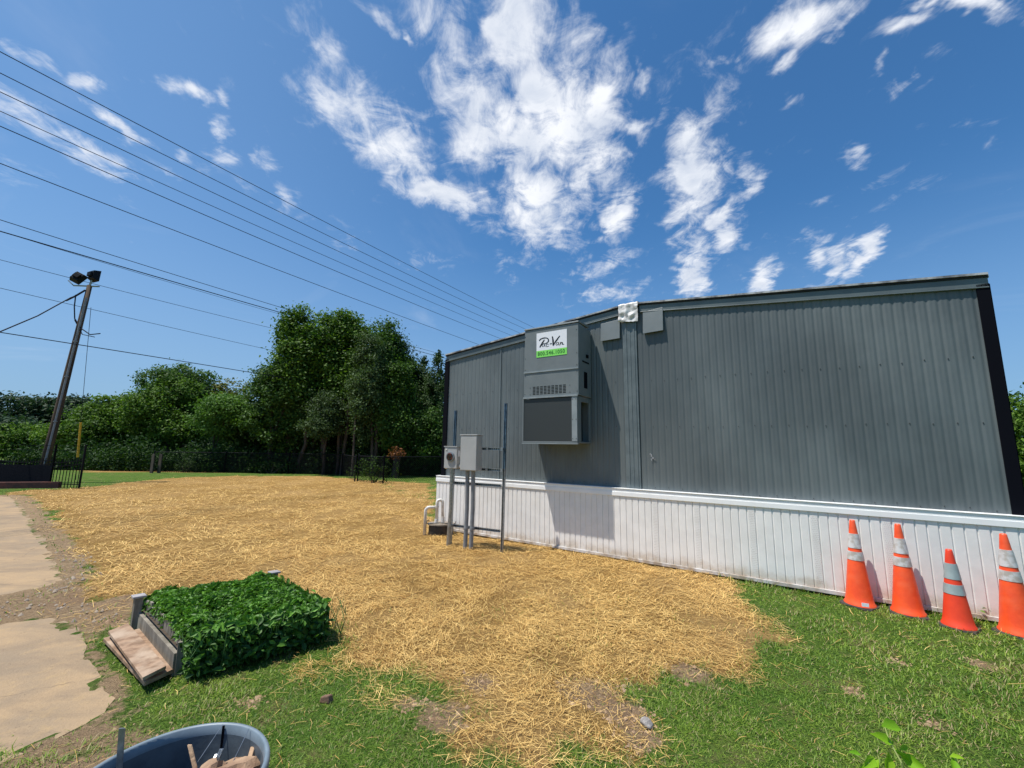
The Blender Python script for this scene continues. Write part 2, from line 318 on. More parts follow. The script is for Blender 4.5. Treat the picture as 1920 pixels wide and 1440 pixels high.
def zones(P_):
    x, y = P_[:, 0], P_[:, 1]; n1 = fbm(x, y, 1.3); n2 = fbm(x, y, 5.)
    far_ = np.clip((np.hypot(x, y)-6)/12, 0, 1)
    sa = sdist(P_, straw_a)+n1*(.5+.9*far_)+n2*.35
    st = np.clip(sa/.32+.4, 0, 1)
    st = np.maximum(st, np.clip((sdist(P_, straw_b)+n1*.8)/.5+.3, 0, 1))
    th = np.clip((sdist(P_, thin_a)+.3)/.6, 0, 1); st = st*(1-th*np.clip(.35+n1*3, 0, .8))
    bare = np.zeros(len(x))
    for bx, by, r in BARE: bare = np.maximum(bare, np.exp(-((x-bx)**2+(y-by)**2)/r**2))
    bare = np.clip(bare*1.2+n2*1.0-.25, 0, 1)
    cn = np.maximum(sdist(P_, conc_a), sdist(P_, conc_b))
    cn = np.clip((cn+.02)/.04, 0, 1)
    edge = np.maximum(sdist(P_, conc_a), sdist(P_, conc_b))
    bare = np.maximum(bare, np.clip(1-np.abs(edge+.03)/.10+n2*1.5, 0, 1))
    bare = np.maximum(bare, np.clip(1.25-np.abs(sdist(P_, conc_a)+.10)/.26+n2*1.4, 0, .9))
    bare = np.maximum(bare, np.clip(.9+sdist(P_, gap_p)/.10+n2*1.5, 0, 1))
    bare = np.maximum(bare, np.clip(.55+sdist(P_, sand_p)/.35+n2*2.2+n1, 0, .97))
    return st, bare, cn
# ground sheet
def axis(lo, hi, fine_, out_, stp):
    a = list(np.arange(lo, hi, fine_)); s_ = fine_; b = hi
    while b < out_: a.append(b); s_ *= stp; b += s_
    s_ = fine_; b = lo-fine_; pre = []
    while b > -out_: pre.append(b); s_ *= stp; b -= s_
    return np.array(pre[::-1]+a)
gx = axis(-14, 7, .07, 900, 1.13); gy = axis(.6, 15, .07, 1200, 1.10)
X, Y = np.meshgrid(gx, gy); Pg = np.stack([X.ravel(), Y.ravel()], 1)
st, ba, cn = zones(Pg)
ed = np.maximum(sdist(Pg, conc_a), sdist(Pg, conc_b)); lip = np.exp(-(ed/.09)**2)*(.006+.05*fbm(Pg[:, 0], Pg[:, 1], 7.))
cz = np.clip((np.maximum(sdist(Pg, conc_a), sdist(Pg, conc_b))-.10)/.06, 0, 1)
near = np.clip(1-(np.hypot(Pg[:, 0], Pg[:, 1])-18)/10, 0, 1)
Z = (fbm(Pg[:, 0], Pg[:, 1], 4.)*.035*st+fbm(Pg[:, 0], Pg[:, 1], 11.)*.03*(ba*.9+.25)+fbm(Pg[:, 0], Pg[:, 1], .5)*.02)*near*(1-cz)-.023*near-.02*cz+lip
nx = len(gx); ny = len(gy); idx = np.arange(nx*ny).reshape(ny, nx)
Fq = np.stack([idx[:-1, :-1].ravel(), idx[:-1, 1:].ravel(), idx[1:, 1:].ravel(), idx[1:, :-1].ravel()], 1)
def ground_mat():
    m_ = bpy.data.materials.new('ground_soil_straw_turf'); m_.use_nodes = True; h = G(m_.node_tree); b = m_.node_tree.nodes['Principled BSDF']
    tcc = h.n('ShaderNodeTexCoord', out=3); st_ = h.n('ShaderNodeAttribute', out=2, attribute_name='straw'); ba_ = h.n('ShaderNodeAttribute', out=2, attribute_name='bare')
    n1 = h.noise(tcc, 3, 6, .65); n2 = h.noise(tcc, 30, 5, .7); n3 = h.noise(h.v('MULTIPLY', tcc, (1, 2.2, 1)), 60, 3, .7, 1.5); n4 = h.noise(tcc, .6, 4, .6)
    grass = h.mix(h.ramp(n2, .35, .65), (.045, .095, .014, 1), (.12, .20, .032, 1)); grass = h.mix(h.ramp(n1, .5, .72), grass, (.20, .17, .07, 1))
    straw = h.mix(h.ramp(n3, .36, .62), (.12, .060, .020, 1), (.52, .32, .10, 1)); straw = h.mix(h.ramp(n2, .58, .74), straw, (.30, .18, .08, 1)); straw = h.mix(h.ramp(n4, .4, .65, 0., .35), straw, (.55, .36, .16, 1))
    soil = h.mix(h.ramp(n2, .3, .7), (.22, .145, .085, 1), (.44, .31, .185, 1)); soil = h.mix(h.ramp(n1, .4, .6), soil, (.30, .20, .12, 1))
    w = h.ramp(h.m('ADD', st_, h.m('MULTIPLY', h.m('SUBTRACT', n2, .5), 1.)), .35, .65)
    w2 = h.ramp(h.m('ADD', ba_, h.m('MULTIPLY', h.m('SUBTRACT', n2, .5), 1.)), .4, .75)
    soil = h.mix(h.m('MULTIPLY', h.n('ShaderNodeAttribute', out=2, attribute_name='dust'), .85), soil, h.mix(h.ramp(n2, .3, .7), (.29, .20, .12, 1), (.42, .295, .17, 1)))
    c = h.mix(w, grass, straw); c = h.mix(w2, c, soil)
    h.put(b.inputs['Base Color'], c); b.inputs['Roughness'].default_value = .95; b.inputs['Specular IOR Level'].default_value = .1
    bn = m_.node_tree.nodes.new('ShaderNodeBump'); bn.inputs['Distance'].default_value = .02; h.put(bn.inputs['Height'], h.m('ADD', n3, n2)); m_.node_tree.links.new(bn.outputs[0], b.inputs['Normal'])
    return m_
dust = np.clip(1+np.maximum(np.maximum(sdist(Pg, conc_a), sdist(Pg, conc_b))/.45, sdist(Pg, sand_p)/.3-.6)+fbm(Pg[:, 0], Pg[:, 1], 3.)*1.2, 0, 1)
np_obj('ground', np.c_[Pg, Z], Fq, ground_mat(), attrs={'straw': st, 'bare': ba, 'dust': dust}, smooth=True, kind='structure')
# concrete driveway slabs
def slab_mat():
    m_ = bpy.data.materials.new('dusty_concrete'); m_.use_nodes = True; h = G(m_.node_tree); b = m_.node_tree.nodes['Principled BSDF']
    tcc = h.n('ShaderNodeTexCoord', out=3); n1 = h.noise(tcc, 1.1, 6, .6, .6); n2 = h.noise(tcc, 9, 6, .65); n3 = h.noise(tcc, 60, 4, .7)
    c = h.mix(h.ramp(n1, .35, .65), (.40, .280, .165, 1), (.285, .215, .145, 1)); c = h.mix(h.ramp(n2, .5, .75, 0., .6), c, (.45, .31, .16, 1)); c = h.mix(h.ramp(n3, .55, .8, 0., .5), c, (.25, .20, .15, 1))
    c = h.mix(h.ramp(h.noise(tcc, 2.3, 8, .75, 2.), .485, .5, 0., .45), c, c)
    vor = h.n('ShaderNodeTexVoronoi', {'Vector': h.v('ADD', tcc, h.v('MULTIPLY', h.noise(tcc, 3, 4, .6, out=1), (.35, .35, 0))), 'Scale': .55}, out=0, feature='DISTANCE_TO_EDGE')
    c = h.mix(h.m('MULTIPLY', h.m('MULTIPLY', h.ramp(vor, .0, .007, 1., 0.), .6), h.ramp(n2, .35, .6)), c, (.16, .12, .085, 1))
    c = h.mix(h.ramp(h.noise(h.v('MULTIPLY', tcc, (.6, 2.2, 1)), 1.6, 7, .7, .8), .42, .66, 0., .75), c, (.25, .185, .125, 1))
    c = h.mix(h.ramp(h.noise(tcc, 34, 3, .6), .66, .74, 0., .6), c, (.14, .11, .08, 1))
    c = h.mix(h.ramp(h.noise(tcc, .9, 5, .65), .58, .72, 0., .6), c, (.24, .20, .165, 1))
    h.put(b.inputs['Base Color'], c); b.inputs['Roughness'].default_value = .9; b.inputs['Specular IOR Level'].default_value = .15
    bn = m_.node_tree.nodes.new('ShaderNodeBump'); bn.inputs['Distance'].default_value = .006; h.put(bn.inputs['Height'], h.m('ADD', n3, n2)); m_.node_tree.links.new(bn.outputs[0], b.inputs['Normal'])
    return m_
M_slab = slab_mat()
def slab(poly):
    pts = []
    n = len(poly)
    for i in range(n):
        a, b_ = poly[i], poly[(i+1) % n]; L = np.linalg.norm(b_-a); k = max(1, int(L/.08)) if L < 4 else max(1, int(L/.5))
        nr = np.array([-(b_-a)[1], (b_-a)[0]])/max(L, 1e-6)
        for j in range(k):
            q = a+(b_-a)*j/k; am = .045 if L < 4 else 0
            pts.append(q+nr*(float(fbm(q[:1], q[1:], 4.)[0])*am*2+(random.random()-.5)*am*.4))
    bm = bmesh.new(); vs = [bm.verts.new((p[0], p[1], -.019)) for p in pts]; f = bm.faces.new(vs)
    r = bmesh.ops.extrude_face_region(bm, geom=[f]); bmesh.ops.translate(bm, vec=(0, 0, -.06), verts=[e for e in r['geom'] if isinstance(e, bmesh.types.BMVert)])
    bmesh.ops.recalc_face_normals(bm, faces=bm.faces); bmesh.ops.triangulate(bm, faces=bm.faces)
    return bm
me = bpy.data.meshes.new('driveway'); tot = bmesh.new()
for p_ in (conc_a, conc_b):
    b1 = slab(p_); tmp = bpy.data.meshes.new('t'); b1.to_mesh(tmp); tot.from_mesh(tmp); bpy.data.meshes.remove(tmp)
tot.to_mesh(me); me.materials.append(M_slab); tag(link(bpy.data.objects.new('driveway', me)), kind='structure')
# ------------------------------------------------------------------ blades and strands
def polar(dens, r0, r1, a0=-78, a1=78):
    out = []
    r = r0
    while r < r1:
        dr = max(.25, r*.06); area = math.radians(a1-a0)*(r+dr/2)*dr; n = int(dens(r+dr/2)*area)
        rr = np.sqrt(rng.uniform(r*r, (r+dr)**2, n)); aa = np.radians(rng.uniform(a0, a1, n)); out.append(np.stack([rr*np.sin(aa), rr*np.cos(aa)], 1)); r += dr
    return np.concatenate(out)
bed_c = np.array([[-2.33, 3.16], [-3.2, 3.85], [-2.42, 4.5], [-1.55, 3.81]])
binC = (-.964, 1.325)
wallp = np.array([[W(s, 0, o).x, W(s, 0, o).y] for s, o in ((-.14, .08), (9, .08), (9, -8), (-.14, -8))])
def gz(P_):
    s_, b_, c_ = zones(P_)
    return (fbm(P_[:, 0], P_[:, 1], 4.)*.035*s_+fbm(P_[:, 0], P_[:, 1], 11.)*.03*(b_*.9+.25)+fbm(P_[:, 0], P_[:, 1], .5)*.02)*(1-c_)-.023+.006*c_, s_, b_, c_
def ok(P_): return (sdist(P_, bed_c) < 0) & (sdist(P_, wallp) < 0) & (np.hypot(P_[:, 0]-binC[0], P_[:, 1]-binC[1]) > .24)
def ribbons(P3, yaw, pit, ln, wd_, bend, taper):
    n = len(P3); d = np.stack([np.cos(yaw)*np.cos(pit), np.sin(yaw)*np.cos(pit), np.sin(pit)], 1); sd = np.stack([-np.sin(yaw), np.cos(yaw), np.zeros(n)], 1)
    V = np.zeros((n, 6, 3)); bd = bend
    for k, t in enumerate((0, .5, 1.)):
        c = P3+d*(ln*t)[:, None]+bd*(t*t); w = (wd_*(1 if k < 2 else taper)*.5)[:, None]
        V[:, 2*k] = c-sd*w; V[:, 2*k+1] = c+sd*w
    b = np.arange(n)[:, None]*6; Fq = np.concatenate([b+np.array([[0, 1, 3, 2]]), b+np.array([[2, 3, 5, 4]])], 0)
    return V.reshape(-1, 3), Fq
# straw
P_ = polar(lambda r: 6200 if r < 3.2 else (6200*(3.2/r)**1.7), 1.2, 27)
z_, s_, b_, c_ = gz(P_); dd = np.hypot(P_[:, 0], P_[:, 1])
prob = s_*(1-.75*b_)*(1-.9*c_)*np.clip(.72+fbm(P_[:, 0], P_[:, 1], 2.7)*3., .10, 1)+.014*(1-c_)*(dd < 8)
strawcl = np.zeros(len(P_))
for x, y, r in clumps_px:
    q = at(x, y); strawcl = np.maximum(strawcl, np.exp(-((P_[:, 0]-q.x)**2+(P_[:, 1]-q.y)**2)/r**2))
prob = np.maximum(prob, strawcl*.8)
low = np.clip((3.35-P_[:, 1])/.5, 0, 1)*np.clip((P_[:, 0]+1.2)/.3, 0, 1); prob *= (1-.55*low*np.clip(.6+fbm(P_[:, 0], P_[:, 1], 3.)*3, 0, 1))
prob = np.maximum(prob, .10*((-P_[:, 0]-3+P_[:, 1]*-.1 > 0)&(dd < 6)&(c_ < .5)))
k = (rng.random(len(P_)) < prob) & ok(P_); P_, z_, dd = P_[k], z_[k], dd[k]; n = len(P_)
sc = np.clip(dd/4.2, .8, 3.4)
dirn = fbm(P_[:, 0], P_[:, 1], 1.1)*7
yaw = np.where(rng.random(n) < .45, dirn+rng.normal(0, .6, n), rng.uniform(0, 6.283, n)); pit = rng.normal(0, .16, n); ln = rng.gamma(3.0, .020, n)*np.clip(sc, .9, 1.6)
P3 = np.stack([P_[:, 0], P_[:, 1], z_+rng.exponential(.010, n)+.010+.02*c_[k]], 1); P3 -= np.stack([np.cos(yaw), np.sin(yaw), np.sin(pit)], 1)*(ln/2)[:, None]
V, Fq = ribbons(P3, yaw, pit, ln, rng.uniform(.0015, .0038, n)*sc, np.stack([rng.normal(0, .02, n), rng.normal(0, .02, n), -np.abs(rng.normal(0, .01, n))], 1), .8)
V[:, 2] = np.maximum(V[:, 2], np.repeat(z_, 6)+.001)
tint = np.clip(rng.beta(1.5, 1.4, n)+fbm(P_[:, 0], P_[:, 1], .8)*.4+fbm(P_[:, 0], P_[:, 1], 3.)*.3, 0, 1)
M_straw = mat('straw', (.36, .175, .036), (1.0, .70, .265), attr='tint', rough=.6, spec=.3, transl=.15)
np_obj('straw', V, Fq, M_straw, attrs={'tint': np.repeat(tint, 6)}, kind='stuff', label='loose golden straw mulch spread over the bare yard', cat='straw')
print('straw', n)
# grass
P_ = polar(lambda r: 15000 if r < 2.8 else 15000*(2.8/r)**2.1, .9, 30)
z_, s_, b_, c_ = gz(P_); dd = np.hypot(P_[:, 0], P_[:, 1]); fb = fbm(P_[:, 0], P_[:, 1], 2.2)
prob = (1-s_)*(1-.93*b_)*(1-c_)*np.clip(.86+fb*1.5, .2, 1)+s_*.03*(dd < 5)*np.clip(fb*5, 0, 1)
# weeds in the joint between slabs
q1 = at(30, 1418); prob = np.maximum(prob, .8*np.exp(-(((P_[:, 0]-q1.x)/.35)**2+((P_[:, 1]-q1.y)/.07)**2)))
k = (rng.random(len(P_)) < prob) & ok(P_); P_, z_, dd, fb = P_[k], z_[k], dd[k], fb[k]; n = len(P_)
sc = np.clip(dd/3., .8, 6.); tall = np.clip(1+fb*1.5+np.exp(-np.abs(sdist(P_, wallp))/.12)*1.1, .6, 2.4)
yaw = rng.uniform(0, 6.283, n); pit = rng.uniform(.45, 1.45, n); ln = rng.uniform(.010, .030, n)*tall*np.clip(sc, 1, 1.5)
V, Fq = ribbons(np.stack([P_[:, 0], P_[:, 1], z_], 1), yaw, pit, ln, rng.uniform(.0018, .0036, n)*sc, np.stack([np.cos(yaw)*.012, np.sin(yaw)*.012, -rng.uniform(0, .014, n)], 1), .15)
M_grass = mat('grass_blade', (.065, .16, .014), (.37, .48, .07), attr='tint', rough=.5, spec=.3, transl=.3)
dry = (rng.random(n) < .10+.25*np.clip(fb*3, 0, 1))
tint = np.clip(rng.beta(2, 2.6, n)*.85+fbm(P_[:, 0], P_[:, 1], 1.7)*.7, 0, 1)
keep = ~dry
def sub(V, Fq, m): 
    V = V.reshape(-1, 6, 3)[m].reshape(-1, 3); b = np.arange(m.sum())[:, None]*6
    return V, np.concatenate([b+np.array([[0, 1, 3, 2]]), b+np.array([[2, 3, 5, 4]])], 0)
V1, F1 = sub(V, Fq, keep); np_obj('grass', V1, F1, M_grass, attrs={'tint': np.repeat(tint[keep], 6)}, kind='stuff', label='short green lawn grass around the straw', cat='grass')
V1, F1 = sub(V, Fq, dry); np_obj('dry_grass', V1, F1, mat('dry_blade', (.28, .22, .09), (.50, .42, .22), attr='tint', rough=.6, transl=.2), attrs={'tint': np.repeat(tint[dry], 6)}, kind='stuff', label='withered tan grass blades mixed through the lawn', cat='grass')
print('grass', n)
# gravel in the slab gap
P_ = np.stack([rng.uniform(-9, -3.6, 3600), rng.uniform(2.2, 6.4, 3600)], 1); z_, s_, b_, c_ = gz(P_)
e_ = np.minimum(np.abs(sdist(P_, conc_a)), np.abs(sdist(P_, conc_b))); k = (c_ < .1) & (e_ < .35); P_, z_ = P_[k], z_[k]; n = len(P_); r_ = rng.gamma(2., .0045, n)+.003
oc = np.array([[1, 0, 0], [0, 1, 0], [-1, 0, 0], [0, -1, 0], [0, 0, 1], [0, 0, -1]]); V = np.stack([P_[:, 0], P_[:, 1], z_+.004], 1)[:, None]+oc[None]*r_[:, None, None]*rng.uniform(.6, 1.2, (n, 6, 1))
Ft = (np.arange(n)[:, None, None]*6+np.array([[0, 1, 4], [1, 2, 4], [2, 3, 4], [3, 0, 4]])[None]).reshape(-1, 3)
np_obj('gravel', V.reshape(-1, 3), Ft, mat('brown_grey_gravel', (.33, .27, .21), (.20, .165, .135), 30, .9, spec=.1), kind='stuff', label='crushed grey gravel filling the gap between concrete slabs', cat='gravel')
# soil clods among the straw
P_ = np.concatenate([np.stack([rng.normal(bx, r*.7, 90), rng.normal(by, r*.7, 90)], 1) for bx, by, r in BARE]); z_, s_, b_, c_ = gz(P_); k = (b_ > .25) & (c_ < .1) & ok(P_); P_, z_ = P_[k], z_[k]; n = len(P_); r_ = rng.gamma(2, .0032, n)+.003
V = np.stack([P_[:, 0], P_[:, 1], z_], 1)[:, None]+oc[None]*r_[:, None, None]*rng.uniform(.5, 1.3, (n, 6, 1))*np.array([1, 1, .7])
Ft = (np.arange(n)[:, None, None]*6+np.array([[0, 1, 4], [1, 2, 4], [2, 3, 4], [3, 0, 4]])[None]).reshape(-1, 3)
np_obj('soil_clods', V.reshape(-1, 3), Ft, mat('dry_soil', (.26, .165, .095), (.40, .28, .18), 30, .95, bump=.01, bscale=60, spec=.1), kind='stuff', label='crumbly brown soil clods on bare patches of ground', cat='soil')
#==BUILDING==
BW = 7.64; ZS, ZE, ZR = 1.0, 3.47, 3.85
def rz(s): return ZE+(ZR-ZE)*(1-abs(s-BW/2)/(BW/2))
bld = empty('modular_building', W(BW/2, 0), 'long dark grey metal modular building with gable end and white skirting', 'building')
def ribbed(s0, s1, z0, ztop, pitch, off, depth, gw, alt=0):
    mb = MB(); s = s0; prof = []
    k = 0
    while s < s1-1e-6:
        e = min(s+pitch, s1); w = gw if (k % 2 == 0 or not alt) else gw*alt
        prof += [(s, off), (max(s, e-w), off), (max(s, e-w*.72), off-depth), (max(s, e-w*.28), off-depth)]; s = e; k += 1
    prof.append((s1, off))
    for (a, oa), (b, ob) in zip(prof[:-1], prof[1:]):
        if b-a < 1e-5: continue
        za = ztop(a) if callable(ztop) else ztop; zb = ztop(b) if callable(ztop) else ztop
        zs_ = z0
        n = 6
        for i in range(n): mb.poly([W(a, zs_+(za-zs_)*i/n, oa), W(b, zs_+(zb-zs_)*i/n, ob), W(b, zs_+(zb-zs_)*(i+1)/n, ob), W(a, zs_+(za-zs_)*(i+1)/n, oa)])
    return mb
def corrug(s0, s1, z0, ztop, pitch, depth):
    mb = MB(); n = int(round((s1-s0)/pitch))*8; S_ = [s0+(s1-s0)*i/n for i in range(n+1)]; nz = 8; b0 = 0
    for s in S_:
        ph = ((s-s0)/pitch) % 1; g1 = math.exp(-((min(ph, 1-ph))/.13)**2); g2 = .30*math.exp(-((ph-.5)/.12)**2)
        for j in range(nz+1):
            z = z0+(ztop(s)-z0)*j/nz; mb.v.append(tuple(W(s, z, -depth*(g1+g2)+.0012*mnoise.noise(Vector((s*1.3, z*1.7, 0))))))
    for i in range(n):
        for j in range(nz):
            a = i*(nz+1)+j; mb.f.append((a, a+nz+1, a+nz+2, a+1)); mb.m.append(0)
    return mb
w1 = corrug(0, 3.70, .98, lambda s: rz(s)-.06, .0925, .008)
w2 = corrug(3.92, BW, .98, lambda s: rz(s)-.06, .0925, .008)
for a, b_ in zip(w2.f, w2.m): w1.f.append(tuple(i+len(w1.v) for i in a)); w1.m.append(b_)
w1.v += w2.v
for zrow in (2.62, 1.93, 1.06):   # screw rows
    s = .05
    while s < BW:
        if not (3.66 < s < 3.95):
            c = W(s, zrow+random.uniform(-.012, .012)+(.0 if s < 3.7 else -.02), .003); q = .0045
            w1.wbox(s-q, s+q, c.z-q, c.z+q, 0, .006, 1)
        s += .185
siding = w1.build('siding', [M_side, M_screw], bld, smooth=True)
# body behind, roof
b = MB(); b.wbox(-.0, BW, .98, ZE-.06, -17, -.03); b.build('rear_walls', M_side, bld)
b = MB()
b.poly([W(0, .98, -.025), W(BW, .98, -.025), W(BW, ZE-.05, -.025), W(BW/2, ZR-.05, -.025), W(0, ZE-.05, -.025)]); b.build('wall_backing', M_gap, bld)
b = MB()
for (sa, sb) in ((-.06, BW/2), (BW/2, BW+.01)):
    za, zb = rz(max(0, min(BW, sa)))+(0 if sa > 0 else -.006), rz(max(0, min(BW, sb)))+(0 if sb < BW else -.006)
    b.hexa([W(sa, za-.03, .02), W(sb, zb-.03, .02), W(sb, zb-.03, -17.1), W(sa, za-.03, -17.1), W(sa, za, .02), W(sb, zb, .02), W(sb, zb, -17.1), W(sa, za, -17.1)])
b.build('roof', M_roof, bld)
def fas(s0, s1, zt, zb_, o0, o1, name, m_):
    b = MB(); b.hexa([W(s0, rz(s0)-zb_, o1), W(s1, rz(s1)-zb_, o1), W(s1, rz(s1)-zb_, o0), W(s0, rz(s0)-zb_, o0), W(s0, rz(s0)-zt, o1), W(s1, rz(s1)-zt, o1), W(s1, rz(s1)-zt, o0), W(s0, rz(s0)-zt, o0)])
    return b
for sa, sb in ((-.05, 3.64), (3.98, BW)):
    cl = lambda s: s
    f1 = fas(sa, sb, .035, .135, .0, .022, 'fascia', M_fascia); f2 = fas(sa, sb, .1352, .150, .0, .030, 'x', None)
    for a in f2.f: f1.f.append(tuple(i+len(f1.v) for i in a)); f1.m.append(0)
    f1.v += f2.v
    fo = f1.build('fascia', M_fascia, bld, bevel=.004)
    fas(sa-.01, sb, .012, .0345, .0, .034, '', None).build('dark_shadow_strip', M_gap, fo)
    fas(sa-.01, sb, -.012, .0115, -.02, .050, '', None).build('drip_edge', M_drip, fo)
# crumpled silver tape over the ridge seam
b = MB(); nu, nv = 16, 14; base = 0
grid = []
for j in range(nv+1):
    for i in range(nu+1):
        s = 3.655+(3.965-3.655)*i/nu; v = j/nv
        if v < .8: z = 3.555+(3.86-3.555)*(v/.8); o = .062
        else: z = 3.865+.02*math.sin((v-.8)*7); o = .062-(v-.8)*1.6
        nz = mnoise.noise(Vector((s*16, z*16, 3)))*.030
        z -= (.03*(i/nu-.5)+.008*mnoise.noise(Vector((s*30, 1, 1)))) if j == 0 else 0
        grid.append(W(s+.008*mnoise.noise(Vector((z*20, 3, 1))), z+(.01*mnoise.noise(Vector((s*20, 7, 1))) if v > .7 else 0), o+nz))
b.v = [tuple(p) for p in grid]
for j in range(nv):
    for i in range(nu): a = j*(nu+1)+i; b.f.append((a, a+1, a+nu+2, a+nu+1)); b.m.append(0)
b.build('silver_flashing', M_foil, bld, smooth=True)
# centre seam batten
b = MB()
for (a, c, o) in ((3.70, 3.92, .016), (3.735, 3.765, .023), (3.80, 3.825, .021), (3.865, 3.89, .023)):
    b.wbox(a, c, 1.0, 3.66, -.01 if o == .016 else .0162, o)

b.build('seam_batten', M_seam, bld, bevel=.004)
b = MB(); b.wbox(1.335, 1.35, 1.0, 3.52, .0, .012); b.build('panel_seam', M_seam, bld)
for (s0, z0, s1, z1, op) in ((3.345, 3.30, 3.665, 3.60, .05), (4.03, 3.33, 4.33, 3.68, .055)):
    b = MB(); b.hexa([W(s0, z0, op), W(s1, z0+.01, op), W(s1, z0+.03, .012), W(s0, z0+.02, .012), W(s0, z1, .025), W(s1, z1+.03, .025), W(s1, z1+.03, .012), W(s0, z1, .012)])
    b.build('vent_hood', M_hvac, bld, bevel=.004)
b = MB()
for (s0, z0, ds, dz) in ((4.055, 1.51, .03, .02), (4.075, 1.48, .02, .03), (4.09, 1.455, .045, .02), (4.07, 1.44, .015, .02)): b.poly([W(s0, z0, .013), W(s0+ds, z0-.02, .013), W(s0+ds+.006, z0-.02+dz, .013), W(s0+.008, z0+dz, .013)])
b.build('scuff_patch', M_patch, bld)
b = MB(); b.wbox(7.548, 7.642, .99, ZE-.10, .0, .022); b.wbox(7.6425, 7.655, .99, ZE-.10, -.10, -.001); b.build('corner_trim', M_trim, bld)
b = MB(); b.wbox(-.075, .03, .99, ZE-.10, .0, .022); b.build('corner_trim', M_trim, bld)
# skirting
sk = ribbed(-.125, 7.76, .045, .895, .0915, .075, .009, .018)
sko = sk.build('skirting', M_white, bld)
b = MB(); b.hexa([W(-.125, .045, .075), W(-.125, .045, -10), W(-.124, .045, -10), W(-.124, .045, .075), W(-.125, .895, .075), W(-.125, .895, -10), W(-.124, .895, -10), W(-.124, .895, .075)]); b.build('side_skirt', M_white, bld)
b = MB(); b.wbox(-.14, 7.775, .893, .955, .02, .090); b.wbox(-.14, 7.775, .9552, 1.0, .0, .083); b.wbox(-.14, 7.775, 1.0002, 1.008, -.02, .094); b.build('skirt_cap', M_whiteband, bld, bevel=.005)
b = MB(); b.wbox(-.14, 7.775, .0, .043, .0, .094); b.build('skirt_base_rail', M_dirtrail, bld, bevel=.004)
# perforated skirting panels (rows of tiny holes on every sixth pan)
b = MB()
for kk in (46, 52, 59, 66, 73):
    s0 = -.125+.0915*kk
    if s0 > 7.6: continue
    b = MB()
    for r_ in range(36):
        for q in range(4):
            cs = s0+.014+q*.015+(r_ % 2)*.006; cz = .1+r_*.021
            b.poly([W(cs, cz, .0765), W(cs+.007, cz-.004, .0765), W(cs+.007, cz, .0765), W(cs, cz+.004, .0765)])
    b.build('perforated_panel', M_dirtrail, sko)
# ------------------------------------------------------------------ wall mounted air conditioner (fixed on the wall, its own thing)
ac = empty('air_conditioner', W(2.67, 1.66, .25), 'tall dark grey wall mounted air conditioner with white and green company sign', 'air conditioner')
A0, A1, AO = 2.175, 3.16, .50
b = MB(); b.hexa([W(A0, 2.39, AO), W(A1, 2.39, AO), W(A1, 2.39, .013), W(A0, 2.39, .013), W(A0+.01, 3.53, AO), W(A1+.005, 3.53, AO), W(A1+.005, 3.50, .013), W(A0+.01, 3.50, .013)])
b.build('cabinet', M_hvac, ac, bevel=.006)
b = MB(); b.hexa([W(A0, 3.535, AO+.015), W(A1+.012, 3.535, AO+.015), W(A1+.012, 3.535, .1), W(A0, 3.535, .1), W(A0, 3.56, AO+.01), W(A1+.012, 3.56, AO+.01), W(A1+.012, 3.58, .1), W(A0, 3.58, .1)]); b.build('rain_top', M_hvac, ac, bevel=.004)
# lower section: open cage with coil behind
L0, L1 = 2.15, 3.135
b = MB()
b.wbox(L0, L1, 1.66, 1.685, .013, AO)                       # floor pan
b.wbox(L0, L0+.022, 1.687, 2.383, AO-.03, AO)                # left stile
b.wbox(L1-.095, L1, 1.687, 2.383, AO-.03, AO)                # right stile
b.wbox(L1-.03, L1, 1.687, 2.383, .013, .06)
b.wbox(L1-.03, L1, 1.687, 2.383, AO-.14, AO-.0302)
b.wbox(L1-.03, L1, 2.30, 2.383, .0602, AO-.1402)
b.wbox(L0, L0+.02, 1.687, 2.383, .013, AO-.0302)             # left side sheet
b.wbox(L0+.022, L1-.031, 1.687, 2.38, .015, .03)
b.build('lower_frame', M_hvac, ac, bevel=.003)
b = MB(); b.wbox(L0+.024, L1-.097, 1.69, 2.365, AO-.024, AO-.008); b.build('coil_grille', M_grille, ac)
b = MB(); b.wbox(L0+.03, L1-.12, 1.70, 2.37, .05, AO-.12); b.build('inner_coil', M_gap, ac)
b = MB(); b.wbox(L0-.004, L1+.004, 1.645, 1.659, AO-.05, AO+.006); b.wbox(A0-.008, A1-.012, 2.375, 2.402, AO+.0005, AO+.014); b.wbox(A0-.002, A1+.003, 2.80, 2.822, AO+.0005, AO+.012)
b.wbox(L1-.09, L1-.003, 1.69, 2.372, AO+.0006, AO+.004); split_build(b, 'light_edging', M_hvacl, ac)
# louvre slots: 9 columns x 9 slots
b = MB(); s0, z0 = wpx(999, 741, AO); s1, z1 = wpx(1063, 719, AO); z1 = z0+.14
for cidx in range(9):
    for r_ in range(6):
        a = s0+(s1-s0)*cidx/9; w = (s1-s0)/9*.72; zc = z0+(z1-z0)*(r_+.5)/6
        b.hexa([W(a, zc-.0065, AO+.001), W(a+w, zc-.0065, AO+.001), W(a+w, zc-.0065, AO), W(a, zc-.0065, AO), W(a, zc+.0065, AO+.004), W(a+w, zc+.0065, AO+.004), W(a+w, zc+.0065, AO), W(a, zc+.0065, AO)])
b.build('louvre_vent', M_louv, ac)
b = MB()
for s_ in (A0+.02, A1-.025):
    for z_ in (3.42, 3.05, 2.86, 2.76, 2.45): b.wbox(s_-.005, s_+.005, z_-.005, z_+.005, AO+.0005, AO+.004)
for s_ in (L1-.075, L1-.02):
    for z_ in (2.33, 2.02, 1.73): b.wbox(s_-.005, s_+.005, z_-.005, z_+.005, AO+.0045, AO+.008)
